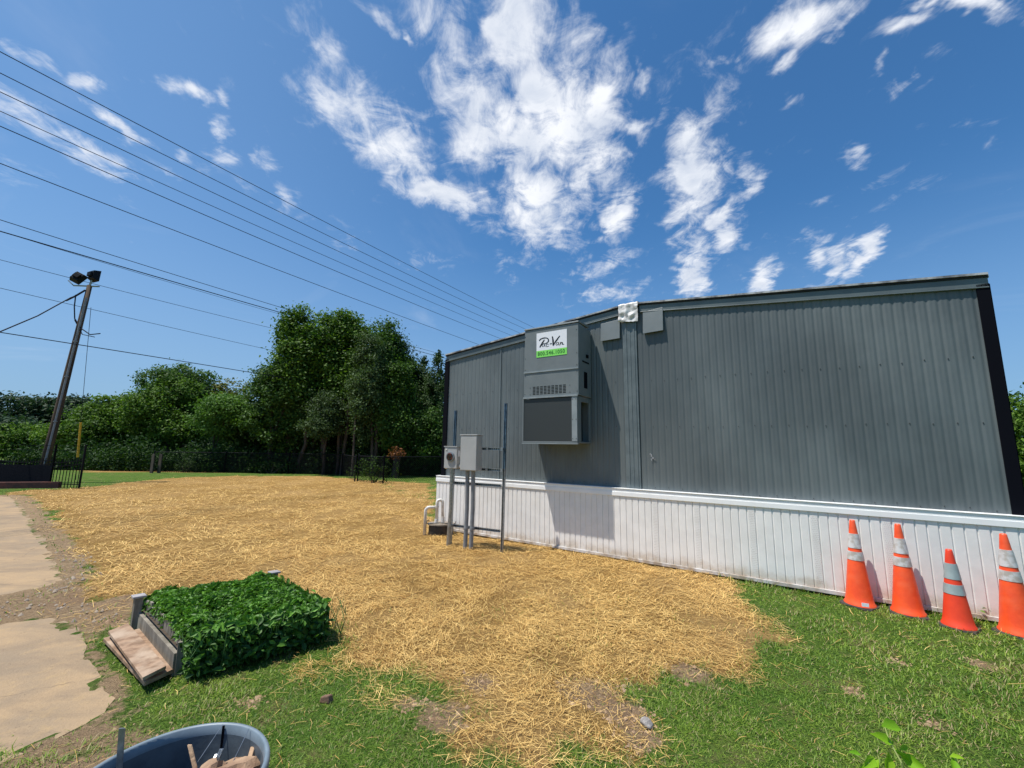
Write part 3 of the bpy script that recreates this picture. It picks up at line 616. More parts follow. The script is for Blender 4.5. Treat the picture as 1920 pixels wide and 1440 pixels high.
for s_ in (s0-.05, s1+.05):
    for z_ in (z0+.01, z0+.12): b.wbox(s_-.005, s_+.005, z_-.005, z_+.005, AO+.0005, AO+.004)
split_build(b, 'screw', M_screw, ac)
b = MB()
def sidebox(z0_, z1_, o0, o1, t=.01): b.wbox(A1+.001, A1+t, z0_, z1_, o0, o1)
sidebox(2.52, 2.78, .18, .30, .006); sidebox(2.93, 2.95, .12, .36, .012); sidebox(3.02, 3.07, .15, .22, .02); split_build(b, 'side_access_panel', M_trim, ac)
# sign
sg = empty('company_sign', W(2.6, 3.0, AO), 'white and green Pac-Van sign reading 800.546.1050 on the air conditioner', 'sign')
sg['label'] = 'small white sign with black script lettering above a green phone number strip'
c_ = [wpx(x, y, AO+.006) for x, y in ((1004.8, 671), (1061, 664), (1064.5, 616.2), (1007, 625.3))]
SL = sum(c[0] for c in (c_[0], c_[3]))/2; SR = sum(c[0] for c in (c_[1], c_[2]))/2; SB = (c_[0][1]+c_[1][1])/2; ST = (c_[2][1]+c_[3][1])/2
SW, SH = SR-SL, ST-SB
b = MB(); b.wbox(SL, SR, SB+SH*.27, ST, AO+.0012, AO+.0045); b.build('white_panel', M_signw, sg)
b = MB(); b.wbox(SL, SR, SB, SB+SH*.2695, AO+.0012, AO+.0045); b.build('green_strip', M_signg, sg)
def sgp(x, y):
    top = 545-(x-325)*.158; v = (y-top)/545; u = (x-(325-25*v))/690; return SL+SW*u, ST-SH*v
def stroke(mb, pts, ws):
    # Catmull-Rom smoothed brush ribbon
    Pn = [np.array(p, float) for p in pts]; Pn = [2*Pn[0]-Pn[1]]+Pn+[2*Pn[-1]-Pn[-2]]; out = []; m_ = len(pts)-1
    for i in range(m_):
        p0, p1, p2, p3 = Pn[i:i+4]
        for t in np.linspace(0, 1, 6, endpoint=(i == m_-1)):
            out.append((.5*(2*p1+(p2-p0)*t+(2*p0-5*p1+4*p2-p3)*t*t+(3*p1-p0-3*p2+p3)*t**3), ws[i]+(ws[i+1]-ws[i])*t))
    L = []
    for i, (p, w) in enumerate(out):
        d = out[min(i+1, len(out)-1)][0]-out[max(i-1, 0)][0]; d = d/(np.linalg.norm(d)+1e-9); nn = np.array([-d[1], d[0]])*w/2; L.append((p+nn, p-nn))
    for (a, b1), (c, d) in zip(L[:-1], L[1:]):
        stroke.k += 1; o = AO+.0052+.0003*(stroke.k % 7)
        q = [W(*sgp(*p), o) for p in (a, b1, d, c)]; mb.poly(q)
    for p, w in (out[0], out[-1]):
        stroke.k += 1; o = AO+.0052+.0003*(stroke.k % 7); mb.poly([W(*sgp(p[0]+w/2*math.cos(a_), p[1]+w/2*math.sin(a_)), o) for a_ in np.linspace(0, 2*math.pi, 10, endpoint=False)])
stroke.k = 0
b = MB()
stroke(b, [(498, 690), (445, 768), (392, 848)], [24, 36, 26])
stroke(b, [(388, 702), (420, 668), (500, 642), (572, 650), (598, 690), (576, 738), (515, 768), (480, 770)], [24, 26, 24, 24, 26, 22, 16, 12])
stroke(b, [(512, 778), (470, 780), (445, 815), (456, 838), (488, 818), (512, 782), (500, 822), (520, 836)], [9, 12, 13, 11, 10, 12, 13, 9])
stroke(b, [(590, 782), (560, 776), (537, 808), (552, 834), (598, 822)], [13, 12, 14, 13, 9])
stroke(b, [(628, 773), (664, 766)], [20, 20])
stroke(b, [(690, 616), (700, 705), (698, 798)], [28, 38, 30])
stroke(b, [(698, 800), (770, 700), (850, 598)], [26, 30, 24])
stroke(b, [(826, 738), (786, 738), (760, 775), (772, 798), (804, 778), (826, 744), (814, 782), (836, 796)], [9, 12, 13, 11, 10, 12, 13, 9])
stroke(b, [(868, 732), (858, 760), (848, 790)], [16, 18, 16])
stroke(b, [(858, 762), (888, 736), (908, 742), (898, 776), (940, 772)], [12, 16, 18, 18, 10])
b.build('script_lettering', M_ink, sg)
tx = bpy.data.curves.new('phone_number', 'FONT'); tx.body = '800.546.1050'; tx.size = 1; tx.align_x = 'CENTER'; tx.offset = .012; tx.space_character = 1.12
to = bpy.data.objects.new('phone_tmp', tx); COL.objects.link(to); bpy.context.view_layer.update()
dg = bpy.context.evaluated_depsgraph_get(); tm = bpy.data.meshes.new_from_object(to.evaluated_get(dg)); bpy.data.objects.remove(to)
cs = np.array([v.co[:] for v in tm.vertices]); w_ = cs[:, 0].max()-cs[:, 0].min(); h_ = cs[:, 1].max()-cs[:, 1].min(); cx0 = (cs[:, 0].max()+cs[:, 0].min())/2; cy0 = cs[:, 1].min()
for v in tm.vertices:
    u = (v.co.x-cx0)/w_*SW*.89+SL+SW*.49; z = SB+SH*.065+(v.co.y-cy0)/h_*SH*.155; p = W(u, z, AO+.0062); v.co = p
tm.materials.append(M_inkg); link(bpy.data.objects.new('phone_number', tm), sg)
#==RACK==
RA = Vector((-.99, 7.14, 0)); RB = Vector((-.15, 6.70, 0)); RU = (RB-RA).normalized(); RN = Vector((RU.y, -RU.x, 0))
if RN.y > 0: RN = -RN
def rk(u, z, o=0.): return RA+RU*u+RN*o+Vector((0, 0, z))
rack = empty('electric_service_rack', RA+RU*.5, 'steel strut rack with meter and grey panel box in front of the building', 'electric meter')
def strutpost(u0, ztop, leanu, blue_from, nm='strut_post'):
    b = MB(); zb = 0
    P_ = lambda u, o, z: RA+RU*(u0+u+leanu*z)+RN*o+Vector((0, 0, z))
    def seg(z0, z1, mi):
        for (ua, ub, oa, ob) in ((-.019, .019, -.04, -.036), (-.019, -.015, -.036, 0), (.015, .019, -.036, 0), (-.015, -.008, -.004, 0), (.008, .015, -.004, 0)):
            b.hexa([P_(ua, oa, z0), P_(ub, oa, z0), P_(ub, ob, z0), P_(ua, ob, z0), P_(ua, oa, z1), P_(ub, oa, z1), P_(ub, ob, z1), P_(ua, ob, z1)], mi)
    seg(-.05, blue_from, 0); seg(blue_from, ztop, 1)
    z = .06
    while z < blue_from:   # slots
        b.hexa([P_(-.007, -.0355, z), P_(.007, -.0355, z), P_(.007, -.033, z), P_(-.007, -.033, z), P_(-.007, -.0355, z+.028), P_(.007, -.0355, z+.028), P_(.007, -.033, z+.028), P_(-.007, -.033, z+.028)], 2); z += .05
    return b.build(nm, [M_galv, M_strut, M_gap], rack)
strutpost(0.0, 2.20, .008, 1.25); strutpost(.975, 2.29, .012, 1.25)
def rail(z, u0, u1, front, slots=True):
    b = MB()
    for (za, zb_, oa, ob) in ((-.019, .019, .0, .004), (-.019, -.015, .004, .038), (.015, .019, .004, .038)):
        b.fbox(RA+Vector((0, 0, z)), RU, RN, u0, u1, oa+front, ob+front, za, zb_)
    if slots:
        u = u0+.03
        while u < u1-.03: b.fbox(RA+Vector((0, 0, z)), RU, RN, u, u+.018, .0042+front, .0065+front, -.009, .009, 1); u += .04
    return b.build('strut_rail', [M_galv, M_gap], rack)
rail(.985, .0, .96, .003); rail(.30, .0, .955, .003); rail(1.555, .1, 1.0, .003, True); rail(1.225, .0, .985, .003, True)
# meter box
OB = .045
def rbox(b, u0, u1, z0, z1, o0, o1, mi=0): b.fbox(RA, RU, RN, u0, u1, o0, o1, z0, z1, mi)
b = MB(); rbox(b, -.06, .195, 1.225, 1.575, OB, OB+.115); mbx = b.build('meter_box', M_box, rack, bevel=.006)
b = MB(); rbox(b, -.068, .203, 1.576, 1.590, OB-.002, OB+.125); rbox(b, .1955, .1975, 1.42, 1.52, OB+.03, OB+.085, 1); b.build('box_hood', [M_box, M_signw], mbx)
def disc(b, c, ax, r, n=24, mi=0, rin=0., oo=0.):
    u = RU; v = Vector((0, 0, 1))
    if rin:
        for k in range(n):
            a0 = 2*math.pi*k/n; a1 = 2*math.pi*(k+1)/n; b.poly([c+ax*oo+(u*math.cos(a)+v*math.sin(a))*q for a, q in ((a0, rin), (a1, rin), (a1, r), (a0, r))], mi)
    else: b.poly([c+ax*oo+(u*math.cos(2*math.pi*k/n)+v*math.sin(2*math.pi*k/n))*r for k in range(n)], mi)
mc = rk(.072, 1.415, OB+.115)
b = MB(); b.tube([mc, mc+RN*.028], .078, 28); b.build('meter_ring', M_galv, mbx, smooth=False, bevel=.002)
b = MB(); b.tube([mc+RN*.028, mc+RN*.034], [.064, .058], 24); b.build('meter_glass', M_glass, mbx)
b = MB(); rbox(b, -.035, -.0, 1.525, 1.545, OB+.115, OB+.122); b.tube([rk(.21, 1.262, OB+.05), rk(.275, 1.262, OB+.05)], .026, 12); b.tube([rk(-.09, 1.235, OB+.03), rk(-.06, 1.235, OB+.03)], .022, 10); split_build(b, 'box_connector', M_pvc, mbx)
b = MB(); rbox(b, .30, .615, 1.205, 1.765, OB, OB+.17); pb = b.build('panel_box', M_box, rack, bevel=.006)
b = MB(); rbox(b, .29, .625, 1.766, 1.782, OB-.002, OB+.182); rbox(b, .308, .607, 1.215, 1.755, OB+.1705, OB+.1755); b.build('box_door', M_box, pb, bevel=.003)
# conduits
for u, z1, r, m_ in ((.065, 1.222, .034, M_galv), (.375, 1.203, .034, M_cond), (.485, 1.203, .034, M_cond)):
    b = MB(); ln_ = .02 if u < .1 else 0
    b.tube([rk(u-ln_-.015, -.05, .085), rk(u-ln_*.3, .6, .085), rk(u, z1, .10)], r, 14)
    for z in (.30, .985): b.tube([rk(u-ln_*.4, z-.018, .085), rk(u-ln_*.4, z+.018, .085)], r+.007, 14); 
    b.build('conduit', m_, rack, smooth=False)
b = MB()
for u in (.0, .30): 
    pass
for u, z in ((.70, 1.555), (.70, 1.225), (.975, 1.555), (.975, 1.225)): b.fbox(RA+Vector((0, 0, z)), RU, RN, u-.02, u+.02, .042, .048, -.024, .024)
split_build(b, 'rail_clamp', M_galv, rack)
# PVC pipes and valve box at the building corner
pv = empty('drain_pipe', (-1.45, 7.9, 0), 'white plastic pipes bent over a low box at the building corner', 'pipe')
def arc(c, r, a0, a1, ux, n=8): return [c+Vector(ux)*math.cos(a)*r+Vector((0, 0, 1))*math.sin(a)*r for a in np.linspace(a0, a1, n)]
ux = Vector((.99, .10, 0))
p0 = Vector((-1.555, 7.86, -.05)); b = MB()
c = Vector((-1.555, 7.86, .40))+ux*.07; b.tube([p0]+arc(c, .07, math.pi, math.pi/2, ux)+[c+ux*.14+Vector((0, 0, .07))], .027, 12); b.build('outlet_pipe', M_pvc, pv, smooth=True)
b = MB(); c = Vector((-1.30, 7.88, .55)); b.tube([Vector((-1.352, 7.875, .2))]+arc(c, .052, math.pi, 0, ux, 10)+[Vector((-1.235, 7.89, .2))], .027, 12); b.build('return_pipe', M_pvc, pv, smooth=True)
b = MB(); b.tube([(-1.352, 7.875, .20), (-1.352, 7.875, .26)], .034, 12); b.tube([(-1.236, 7.89, .20), (-1.236, 7.89, .30)], .034, 12); b.tube([(-1.352, 7.875, .46), (-1.352, 7.875, .50)], .032, 12); split_build(b, 'pipe_collar', M_pvc, pv)
vb = empty('valve_box', (-1.27, 7.93, 0), 'low dark box with pale lid under the white pipes', 'box')
b = MB(); n = 20
c = Vector((-1.27, 7.93, 0)); ring = lambda r, z: [c+Vector((math.cos(2*math.pi*k/n)*r*1.0, math.sin(2*math.pi*k/n)*r*.7, z)) for k in range(n)]
def loft(b, r1, r2, mi=0):
    for k in range(len(r1)): k2 = (k+1) % len(r1); b.poly([r1[k], r1[k2], r2[k2], r2[k]], mi)
loft(b, ring(.235, -.02), ring(.225, .155)); b.poly(ring(.225, .155)); b.build('box_body', M_black, vb)
b = MB(); loft(b, ring(.25, .158), ring(.245, .185)); b.poly(ring(.245, .185)); b.poly(list(reversed(ring(.25, .158)))); b.build('box_lid', M_concr, vb)
b = MB(); pts = [c+Vector((math.cos(a)*.27, math.sin(a)*.19, .20+.02*math.sin(3*a))) for a in np.linspace(-3.6, .2, 22)]; b.tube(pts, .008, 6)
b.build('cable', M_black, tag=None) if False else tag(b.build('black_cable', M_black), 'thin black cable looped around the low box lid', 'cable')
#==CONES==
cone_lab = ['tall bright orange traffic cone leftmost of the four by the skirting', 'tall bright orange traffic cone second from left with clean white bands', 'short darker red-orange traffic cone with grey bands and pink tip', 'tall orange traffic cone at the far right with dirty scuffed white band']
def make_cone(short):
    H_ = .70 if short else .875; r0 = .120 if not short else .106; r1 = .024
    mo, mr = (M_orange2, M_refl2) if short else (M_orange, M_refl)
    rt = empty('traffic_cone', (0, 0, 0), 'x', 'traffic cone', 'traffic cones along the white skirting')
    R_ = lambda z: r0+(r1-r0)*((z-.05)/(H_-.05))
    b = MB(); zs = [.03, .04, .055, .08]+list(np.linspace(.12, H_, 14)); prof = [(r0*1.15, .012), (r0*1.13, .026), (r0*1.04, .040), (R_(.08)*1.0, .085)]+[(R_(z), z) for z in np.linspace(.12, H_-.012, 14)]+[(r1*.9, H_), (r1*.55, H_), (r1*.5, H_-.03)]
    b.lathe((0, 0, 0), prof, 32); b.build('cone_body', mo, rt, smooth=True)
    b = MB(); q = r0*1.22; c = q*.72
    pl = [(-q, -c), (-c, -q), (c, -q), (q, -c), (q, c), (c, q), (-c, q), (-q, c)]
    lo = [Vector((x, y, .0)) for x, y in pl]; hi = [Vector((x*.97, y*.97, .014)) for x, y in pl]; loft(b, lo, hi); b.poly(hi); b.build('cone_base', M_rub, rt)
    bands = ((.62, .76, ), (.47, .57)) if not short else ((.575, .785), (.385, .50))
    bands = ((.67, .84), (.53, .63)) if not short else ((.62, .82), (.43, .555))
    for a, c2 in bands:
        b = MB(); b.lathe((0, 0, 0), [(R_(H_*a)+.0005, H_*a), (R_(H_*a)+.0035, H_*a), (R_(H_*c2)+.0035, H_*c2), (R_(H_*c2)+.0005, H_*c2)], 32); b.build('reflective_band', mr, rt, smooth=False)
    return rt
def children(o): return [c for c in bpy.data.objects if c.parent == o]
proto = make_cone(False); shortc = make_cone(True)
cones = []
for i, (px, py, off) in enumerate(((1612, 1128, .235), (1702, 1138, .235), (1797, 1166, .40), (1911, 1180, .28))):
    r_ = ray(px, py); r_ = r_[:2]; O_ = (WO+WN*off)[:2]; t = (O_@WN[:2])/(r_@WN[:2]); p = r_*t
    if i == 2: o = shortc
    elif i == 0: o = proto
    else:
        o = proto.copy(); COL.objects.link(o)
        for ch in children(proto):
            c = ch.copy(); COL.objects.link(c); c.parent = o
    o.location = (p[0], p[1], -.022); o.rotation_euler = (random.uniform(-.012, .012), random.uniform(-.012, .012), random.uniform(.3, .9)); o['label'] = cone_lab[i]; cones.append(o)
b = MB(); b.box(-.03, .03, -.172, -.169, .035, .07); 
ct = b.build('maker_tag', M_signw, None); ct.parent = proto; ct.rotation_euler = (0, 0, -.9)
#==BED==
bf = [Vector((p[0], p[1], 0)) for p in bed_c]  # fl, bl, bb, fr
bedo = empty('raised_garden_bed', (bf[0]+bf[2])/2, 'weathered wooden raised garden bed in the straw, packed with leafy plants', 'garden bed')
def plank(a, b_, z0, z1, th, name, parent, m_=M_wood, inw=None, **kw):
    mb = MB(); d = (b_-a).normalized(); nn = Vector((-d.y, d.x, 0))*th/2
    mb.hexa([a-nn+Vector((0, 0, z0)), b_-nn+Vector((0, 0, z0)), b_+nn+Vector((0, 0, z0)), a+nn+Vector((0, 0, z0)), a-nn+Vector((0, 0, z1)), b_-nn+Vector((0, 0, z1)), b_+nn+Vector((0, 0, z1)), a+nn+Vector((0, 0, z1))])
    return mb.build(name, m_, parent, bevel=.003)
out = (bf[0]-bf[3]).normalized()   # outward on the left (fl-bl) side: away from fr
for (i, j) in ((1, 2), (2, 3), (3, 0)): plank(bf[i], bf[j], -.02, .20, .025, 'side_board', bedo)
plank(bf[0]+out*.0, bf[1]+out*.0, -.02, .13, .028, 'side_board', bedo)
# vertical slats on the left end
mb = MB(); e = bf[1]-bf[0]; L = e.length; d = e.normalized(); nn = out
k = 0; u = .02
while u < L-.05:
    w = random.uniform(.052, .07); h = random.uniform(.215, .255); a = bf[0]+d*u-nn*.018; 
    mb.fbox(a, d, nn, 0, w-.006, -.017, -.001, .0, h); u += w
mb.build('slats', M_wood, bedo, bevel=.002)
for c, h in ((bf[1]+out*.03+Vector((-.0, .01, 0)), .255), (bf[2], .275)):
    mb = MB(); mb.fbox(c, d, nn, -.028, .028, -.028, .028, -.02, h); po = mb.build('corner_post', M_wood, bedo, bevel=.003)
    mb = MB(); mb.fbox(c, d, nn, -.045, .045, -.045, .045, h+.0005, h+.018); mb.build('post_cap', mat('weathered_cap', (.36, .34, .34), (.26, .24, .24), 12, .8), po, bevel=.004)
mb = MB(); mb.poly([bf[i]+Vector((0, 0, .16)) for i in (3, 2, 1, 0)]); mb.build('bed_soil', mat('bed_soil', (.05, .035, .022), (.08, .055, .035), 20, .95), bedo)
def cards(C, N_, size, fold=.25, aspect=.62, up=None, tip=None):
    """leaf cards: 6-vert folded leaves (two quads) from centres C, normals N_, size"""
    n = len(C); N_ = N_/(np.linalg.norm(N_, axis=1)[:, None]+1e-9); t = rng.normal(size=(n, 3)) if tip is None else tip
    t = t-N_*(t*N_).sum(1)[:, None]; t /= np.linalg.norm(t, axis=1)[:, None]+1e-9; s_ = np.cross(N_, t); sz = size[:, None]
    V = np.zeros((n, 6, 3)); V[:, 0] = C-t*sz*.5; V[:, 3] = C+t*sz*.5-N_*sz*.12
    V[:, 1] = C-t*sz*.12+s_*sz*aspect*.5+N_*sz*fold*.4; V[:, 2] = C+t*sz*.22+s_*sz*aspect*.34+N_*sz*fold*.25
    V[:, 5] = C-t*sz*.12-s_*sz*aspect*.5+N_*sz*fold*.4; V[:, 4] = C+t*sz*.22-s_*sz*aspect*.34+N_*sz*fold*.25
    b = np.arange(n)[:, None]*6; Fq = np.concatenate([b+np.array([[0, 3, 2, 1]]), b+np.array([[0, 5, 4, 3]])], 0)
    return V.reshape(-1, 3), Fq
def quads(C, N_, size, asp=.6):
    n = len(C); N_ = N_/(np.linalg.norm(N_, axis=1)[:, None]+1e-9); t = rng.normal(size=(n, 3)); t = t-N_*(t*N_).sum(1)[:, None]; t /= np.linalg.norm(t, axis=1)[:, None]+1e-9; s_ = np.cross(N_, t); sz = size[:, None]
    V = np.stack([C-t*sz*.5, C+s_*sz*asp*.5-t*sz*.05, C+t*sz*.5, C-s_*sz*asp*.5-t*sz*.05], 1)
    return V.reshape(-1, 3), np.arange(4*n).reshape(n, 4)
# plants: sample a rounded block over the bed, shell-heavy
U_ = np.array(bf[3]-bf[0]); V_ = np.array(bf[1]-bf[0]); O_ = np.array(bf[0])
n = 12000; uu = rng.uniform(.02, .93, n); vv = rng.uniform(-.0, 1.03, n)
topz = .275+.09*np.array([mnoise.noise(Vector((a*4.5, b_*4.5, 0))) for a, b_ in zip(uu, vv)])
eu = np.minimum(uu+.02, .97-uu)/.10; ev = np.minimum(vv+.05, 1.07-vv)/.07
edge = np.clip(np.minimum(eu, ev*2), 0, 1); zc = topz*(.55+.45*np.sqrt(edge))*1.0-rng.exponential(.022, n)
# front (v=0 side faces camera? fl-fr edge) spill
m2 = 4200; us = rng.uniform(.03, .93, m2); vs = rng.normal(-.07, .04, m2); zs = rng.uniform(.02, .29, m2); vs = vs-(.33-zs)*.05
m3 = 1800; u3 = rng.normal(.93, .03, m3); v3 = rng.uniform(-.05, 1.0, m3); z3 = rng.uniform(.02, .28, m3)
uu = np.concatenate([uu, us, u3]); vv = np.concatenate([vv, vs, v3]); zc = np.concatenate([zc, zs, z3])
C_ = O_[None]+U_[None]*uu[:, None]+V_[None]*vv[:, None]; C_[:, 2] = zc
Nn = np.concatenate([rng.normal(size=(n, 3))*.55+[0, 0, 1], rng.normal(size=(m2, 3))*.5+[.35, -.6, .6], rng.normal(size=(m3, 3))*.5+[.7, .1, .55]])
sz = rng.uniform(.035, .085, len(C_)); V, Fq = cards(C_, Nn, sz*.97, .3, .5)
ti = np.clip(rng.beta(2.2, 2.2, len(C_))+.35*(C_[:, 2]-.28)/.1*.4, 0, 1)
np_obj('leafy_plants', V, Fq, L_bed, bedo, attrs={'tint': np.repeat(ti, 6)})
# straight stalks at the front
mb = MB()
for k in range(60):
    q = Vector(O_+U_*random.uniform(0, 1.1)+V_*random.uniform(-.12, 0)); q.z = 0; mb.tube([q, q+Vector((random.uniform(-.05, .05), random.uniform(-.08, .0), .14)), q+Vector((random.uniform(-.08, .08), random.uniform(-.1, .02), random.uniform(.2, .3)))], .0025, 4)
mb.build('plant_stems', mat('stem_green', (.10, .2, .05)), bedo)
# two boards on the ground
def flatboard(px4, z, th, name, lab):
    c = [at(x, y, z+th) for x, y in px4]; mb = MB(); mb.hexa([p-Vector((0, 0, th)) for p in c]+c)
    return tag(mb.build(name, M_board, bevel=.002), lab, 'board', 'boards beside the garden bed')
flatboard(((268, 1270), (312, 1248), (240, 1168), (203, 1183)), .062, .022, 'wooden_board', 'upper tan wooden board lying beside the garden bed')
flatboard(((271, 1279), (330, 1252), (262, 1178), (194, 1196)), .005, .026, 'wooden_board', 'lower tan wooden board lying on grass beneath the other board')
#==BIN==
bn_ = empty('rubbish_bin', (binC[0], binC[1], 0), 'round blue-grey plastic bin with an open top in the foreground', 'bin')
b = MB(); R_ = .256; H_ = .65
b.lathe((binC[0], binC[1], 0), [(.0, .0), (.20, .0), (.205, .02), (.245, H_-.06), (.247, H_-.03)], 56); b.lathe((binC[0], binC[1], 0), [(.241, H_-.03), (.199, .025), (.0, .025)], 56); b.build('bin_shell', M_bin, bn_, smooth=True)
b = MB(); b.lathe((binC[0], binC[1], 0), [(.241, H_-.03), (.243, H_-.004), (.247, H_), (.254, H_-.001), (.258, H_-.008), (.258, H_-.03), (.247, H_-.032)], 72); b.build('bin_rim', mat('bin_rim_plastic', (.19, .24, .28), (.14, .18, .21), 10, .45), bn_, smooth=True)
b = MB()
for a in (-.35, .35, 2.8, 3.5): 
    pass
bx, by = binC
b.box(bx-.002, bx+.004, by+.236, by+.241, .25, H_-.003); b.build('inner_seam', M_trim, bn_)
trash = empty('cardboard_scrap', (bx+.05, by+.02, .53), 'crumpled tan cardboard and black plastic scraps heaped inside the bin', 'rubbish')
def crumple(c, sx, sy, sz_, m_, name, seed):
    c = (c[0]+.03, c[1]+.075, c[2]+.075)
    bm = bmesh.new(); bmesh.ops.create_icosphere(bm, subdivisions=3, radius=1)
    for v in bm.verts:
        f = 1+.45*mnoise.noise(v.co*2.3+Vector((seed, 0, 0)))+.22*mnoise.noise(v.co*6+Vector((seed, 0, 0))); v.co = Vector((v.co.x*sx*f, v.co.y*sy*f, v.co.z*sz_*f))+Vector(c)
    me = bpy.data.meshes.new(name); bm.to_mesh(me); me.materials.append(m_); return link(bpy.data.objects.new(name, me), trash)
crumple((bx+.09, by+.06, .47), .10, .08, .06, M_card, 'cardboard_lump', 1); crumple((bx+.02, by+.05, .48), .05, .05, .05, M_card, 'cardboard_lump', 5); crumple((bx-.02, by+.02, .44), .09, .08, .06, M_black, 'plastic_lump', 3); crumple((bx+.0, by-.08, .42), .16, .10, .07, M_black, 'plastic_lump', 9); crumple((bx+.16, by+.0, .44), .05, .08, .06, M_black, 'plastic_lump', 12)
b = MB()
for k in range(14):
    a = Vector((bx+random.uniform(-.03, .15), by+random.uniform(.05, .16), .585)); d = Vector((random.uniform(-1, 1), random.uniform(-1, 1), random.uniform(.0, .6))).normalized()*random.uniform(.04, .09)
    b.hexa([a+Vector(o) for o in ((0, 0, 0), (.012, 0, 0), (.012, .004, 0), (0, .004, 0))]+[a+d+Vector(o) for o in ((0, 0, .0), (.012, 0, 0), (.012, .004, 0), (0, .004, 0))], k % 2)
b.build('torn_strips', [M_card, M_galv], trash)
p1 = at(228, 1366, .74); q = Vector((bx-.17, by+.07, .30)); b = MB(); dd_ = (p1-q).normalized(); sd = dd_.cross(Vector((0, 1, 0))).normalized()*.009; b.hexa([q-sd, q+sd, q+sd+Vector((0, .003, 0)), q-sd+Vector((0, .003, 0)), p1-sd, p1+sd, p1+sd+Vector((0, .003, 0)), p1-sd+Vector((0, .003, 0))])
tag(b.build('metal_strip', M_galv), 'thin grey metal strip standing up inside the bin', 'metal strip')
b = MB(); b.tube([(bx+.0, by+.236, H_+.004), (bx-.03, by+.17, .58), (bx-.06, by+.1, .50)], .0012, 4); b.tube([(bx+.10, by+.218, H_+.003), (bx+.08, by+.15, .56), (bx+.05, by+.1, .52)], .0012, 4)
tag(b.build('wire_offcut', M_galv), 'thin wire offcuts hanging over the bin rim', 'wire')
p = at(612, 1307, .01); b = MB(); b.hexa([p+Vector(o) for o in ((-.042, -.014, -.03), (.03, -.026, -.03), (.046, .012, -.03), (-.022, .026, -.03), (-.034, -.012, .008), (.022, -.020, .020), (.034, .014, .014), (-.018, .022, .004))])
tag(b.build('brick_fragment', M_brick, bevel=.008), 'broken brown brick piece lying on the grass', 'brick')
p = at(1213, 1357, .0); bm = bmesh.new(); bmesh.ops.create_icosphere(bm, subdivisions=3, radius=.035)
for v in bm.verts: v.co = v.co*(1+.35*mnoise.noise(v.co*30)); v.co.z *= .7; v.co += p+Vector((0, 0, .005))
me = bpy.data.meshes.new('stone'); bm.to_mesh(me); me.materials.append(M_stone); tag(link(bpy.data.objects.new('stone', me)), 'pale grey stone half sunk in a bare patch of soil', 'stone')
# foreground weed
wd_ = empty('weed', at(1690, 1470, .3), 'bright yellow-green leafy weed in the bottom right foreground', 'weed')
b = MB(); stem = [at(1712, 1600, .05), at(1702, 1480, .33), at(1690, 1430, .42), at(1668, 1390, .47), at(1655, 1352, .52)]; b.tube(stem, [.004, .004, .003, .0025, .0015], 6); b.tube([at(1760, 1600, .05), at(1795, 1475, .3), at(1792, 1420, .40)], .002, 5); b.tube([at(1702, 1500, .30), at(1650, 1445, .38), at(1600, 1412, .42)], .002, 5); b.build('stem', mat('weed_stem', (.30, .34, .10)), wd_)
lf = [(1672,1362,.52,.075,.8,.3),(1655,1385,.48,.06,-.8,.6),(1668,1392,.46,.025,.2,.1),(1695,1402,.44,.03,.9,.6),(1603,1412,.43,.03,-.8,.4),(1630,1430,.40,.06,-.6,-.3),(1690,1415,.42,.045,.5,-.6),(1715,1432,.40,.07,.7,-.7),(1665,1435,.39,.06,-.2,-.8),(1795,1420,.40,.035,.6,-.2),(1640,1440,.38,.05,-.6,-.6),(1740,1450,.34,.06,.8,-.3),(1620,1450,.36,.06,-.8,-.2),(1790,1440,.37,.05,-.2,-.6),(1680,1460,.35,.07,.2,-.9)]
C_ = np.array([at(x, y, z) for x, y, z, *_ in lf]); tp = np.array([[a, 0.3*b_, -.1+b_*.5] for *_, a, b_ in lf]); V, Fq = cards(C_, rng.normal(size=(len(lf), 3))*.3+[0, -.45, .8], np.array([l[3] for l in lf])*1.5, .3, .42, tip=tp)
np_obj('weed_leaves', V, Fq, L_weed, wd_, attrs={'tint': np.repeat(rng.random(len(lf)), 6)})
# small weeds along the skirting by the cones
for k, (x, y, lab) in enumerate(((1668, 1122, 'small broadleaf weed at the skirting between the two left cones'), (1745, 1135, 'small broadleaf weed at the skirting left of the short cone'), (1852, 1160, 'small weed at the skirting left of the right cone'), (1432, 1085, 'tiny dark weed at the foot of the skirting'))):
    p = at(x, y); n = 60; C_ = np.array(p)[None]+rng.normal(size=(n, 3))*[.03, .02, 0]+np.stack([np.zeros(n), np.zeros(n), rng.uniform(.01, .12, n)], 1)
    V, Fq = cards(C_, rng.normal(size=(n, 3))*.6+[0, -.3, 1], rng.uniform(.02, .05, n)); np_obj('small_weed', V, Fq, L_dark if k == 3 else L_mid, attrs={'tint': np.repeat(rng.random(n), 6)}, label=lab, cat='weed', group='weeds along the skirting')
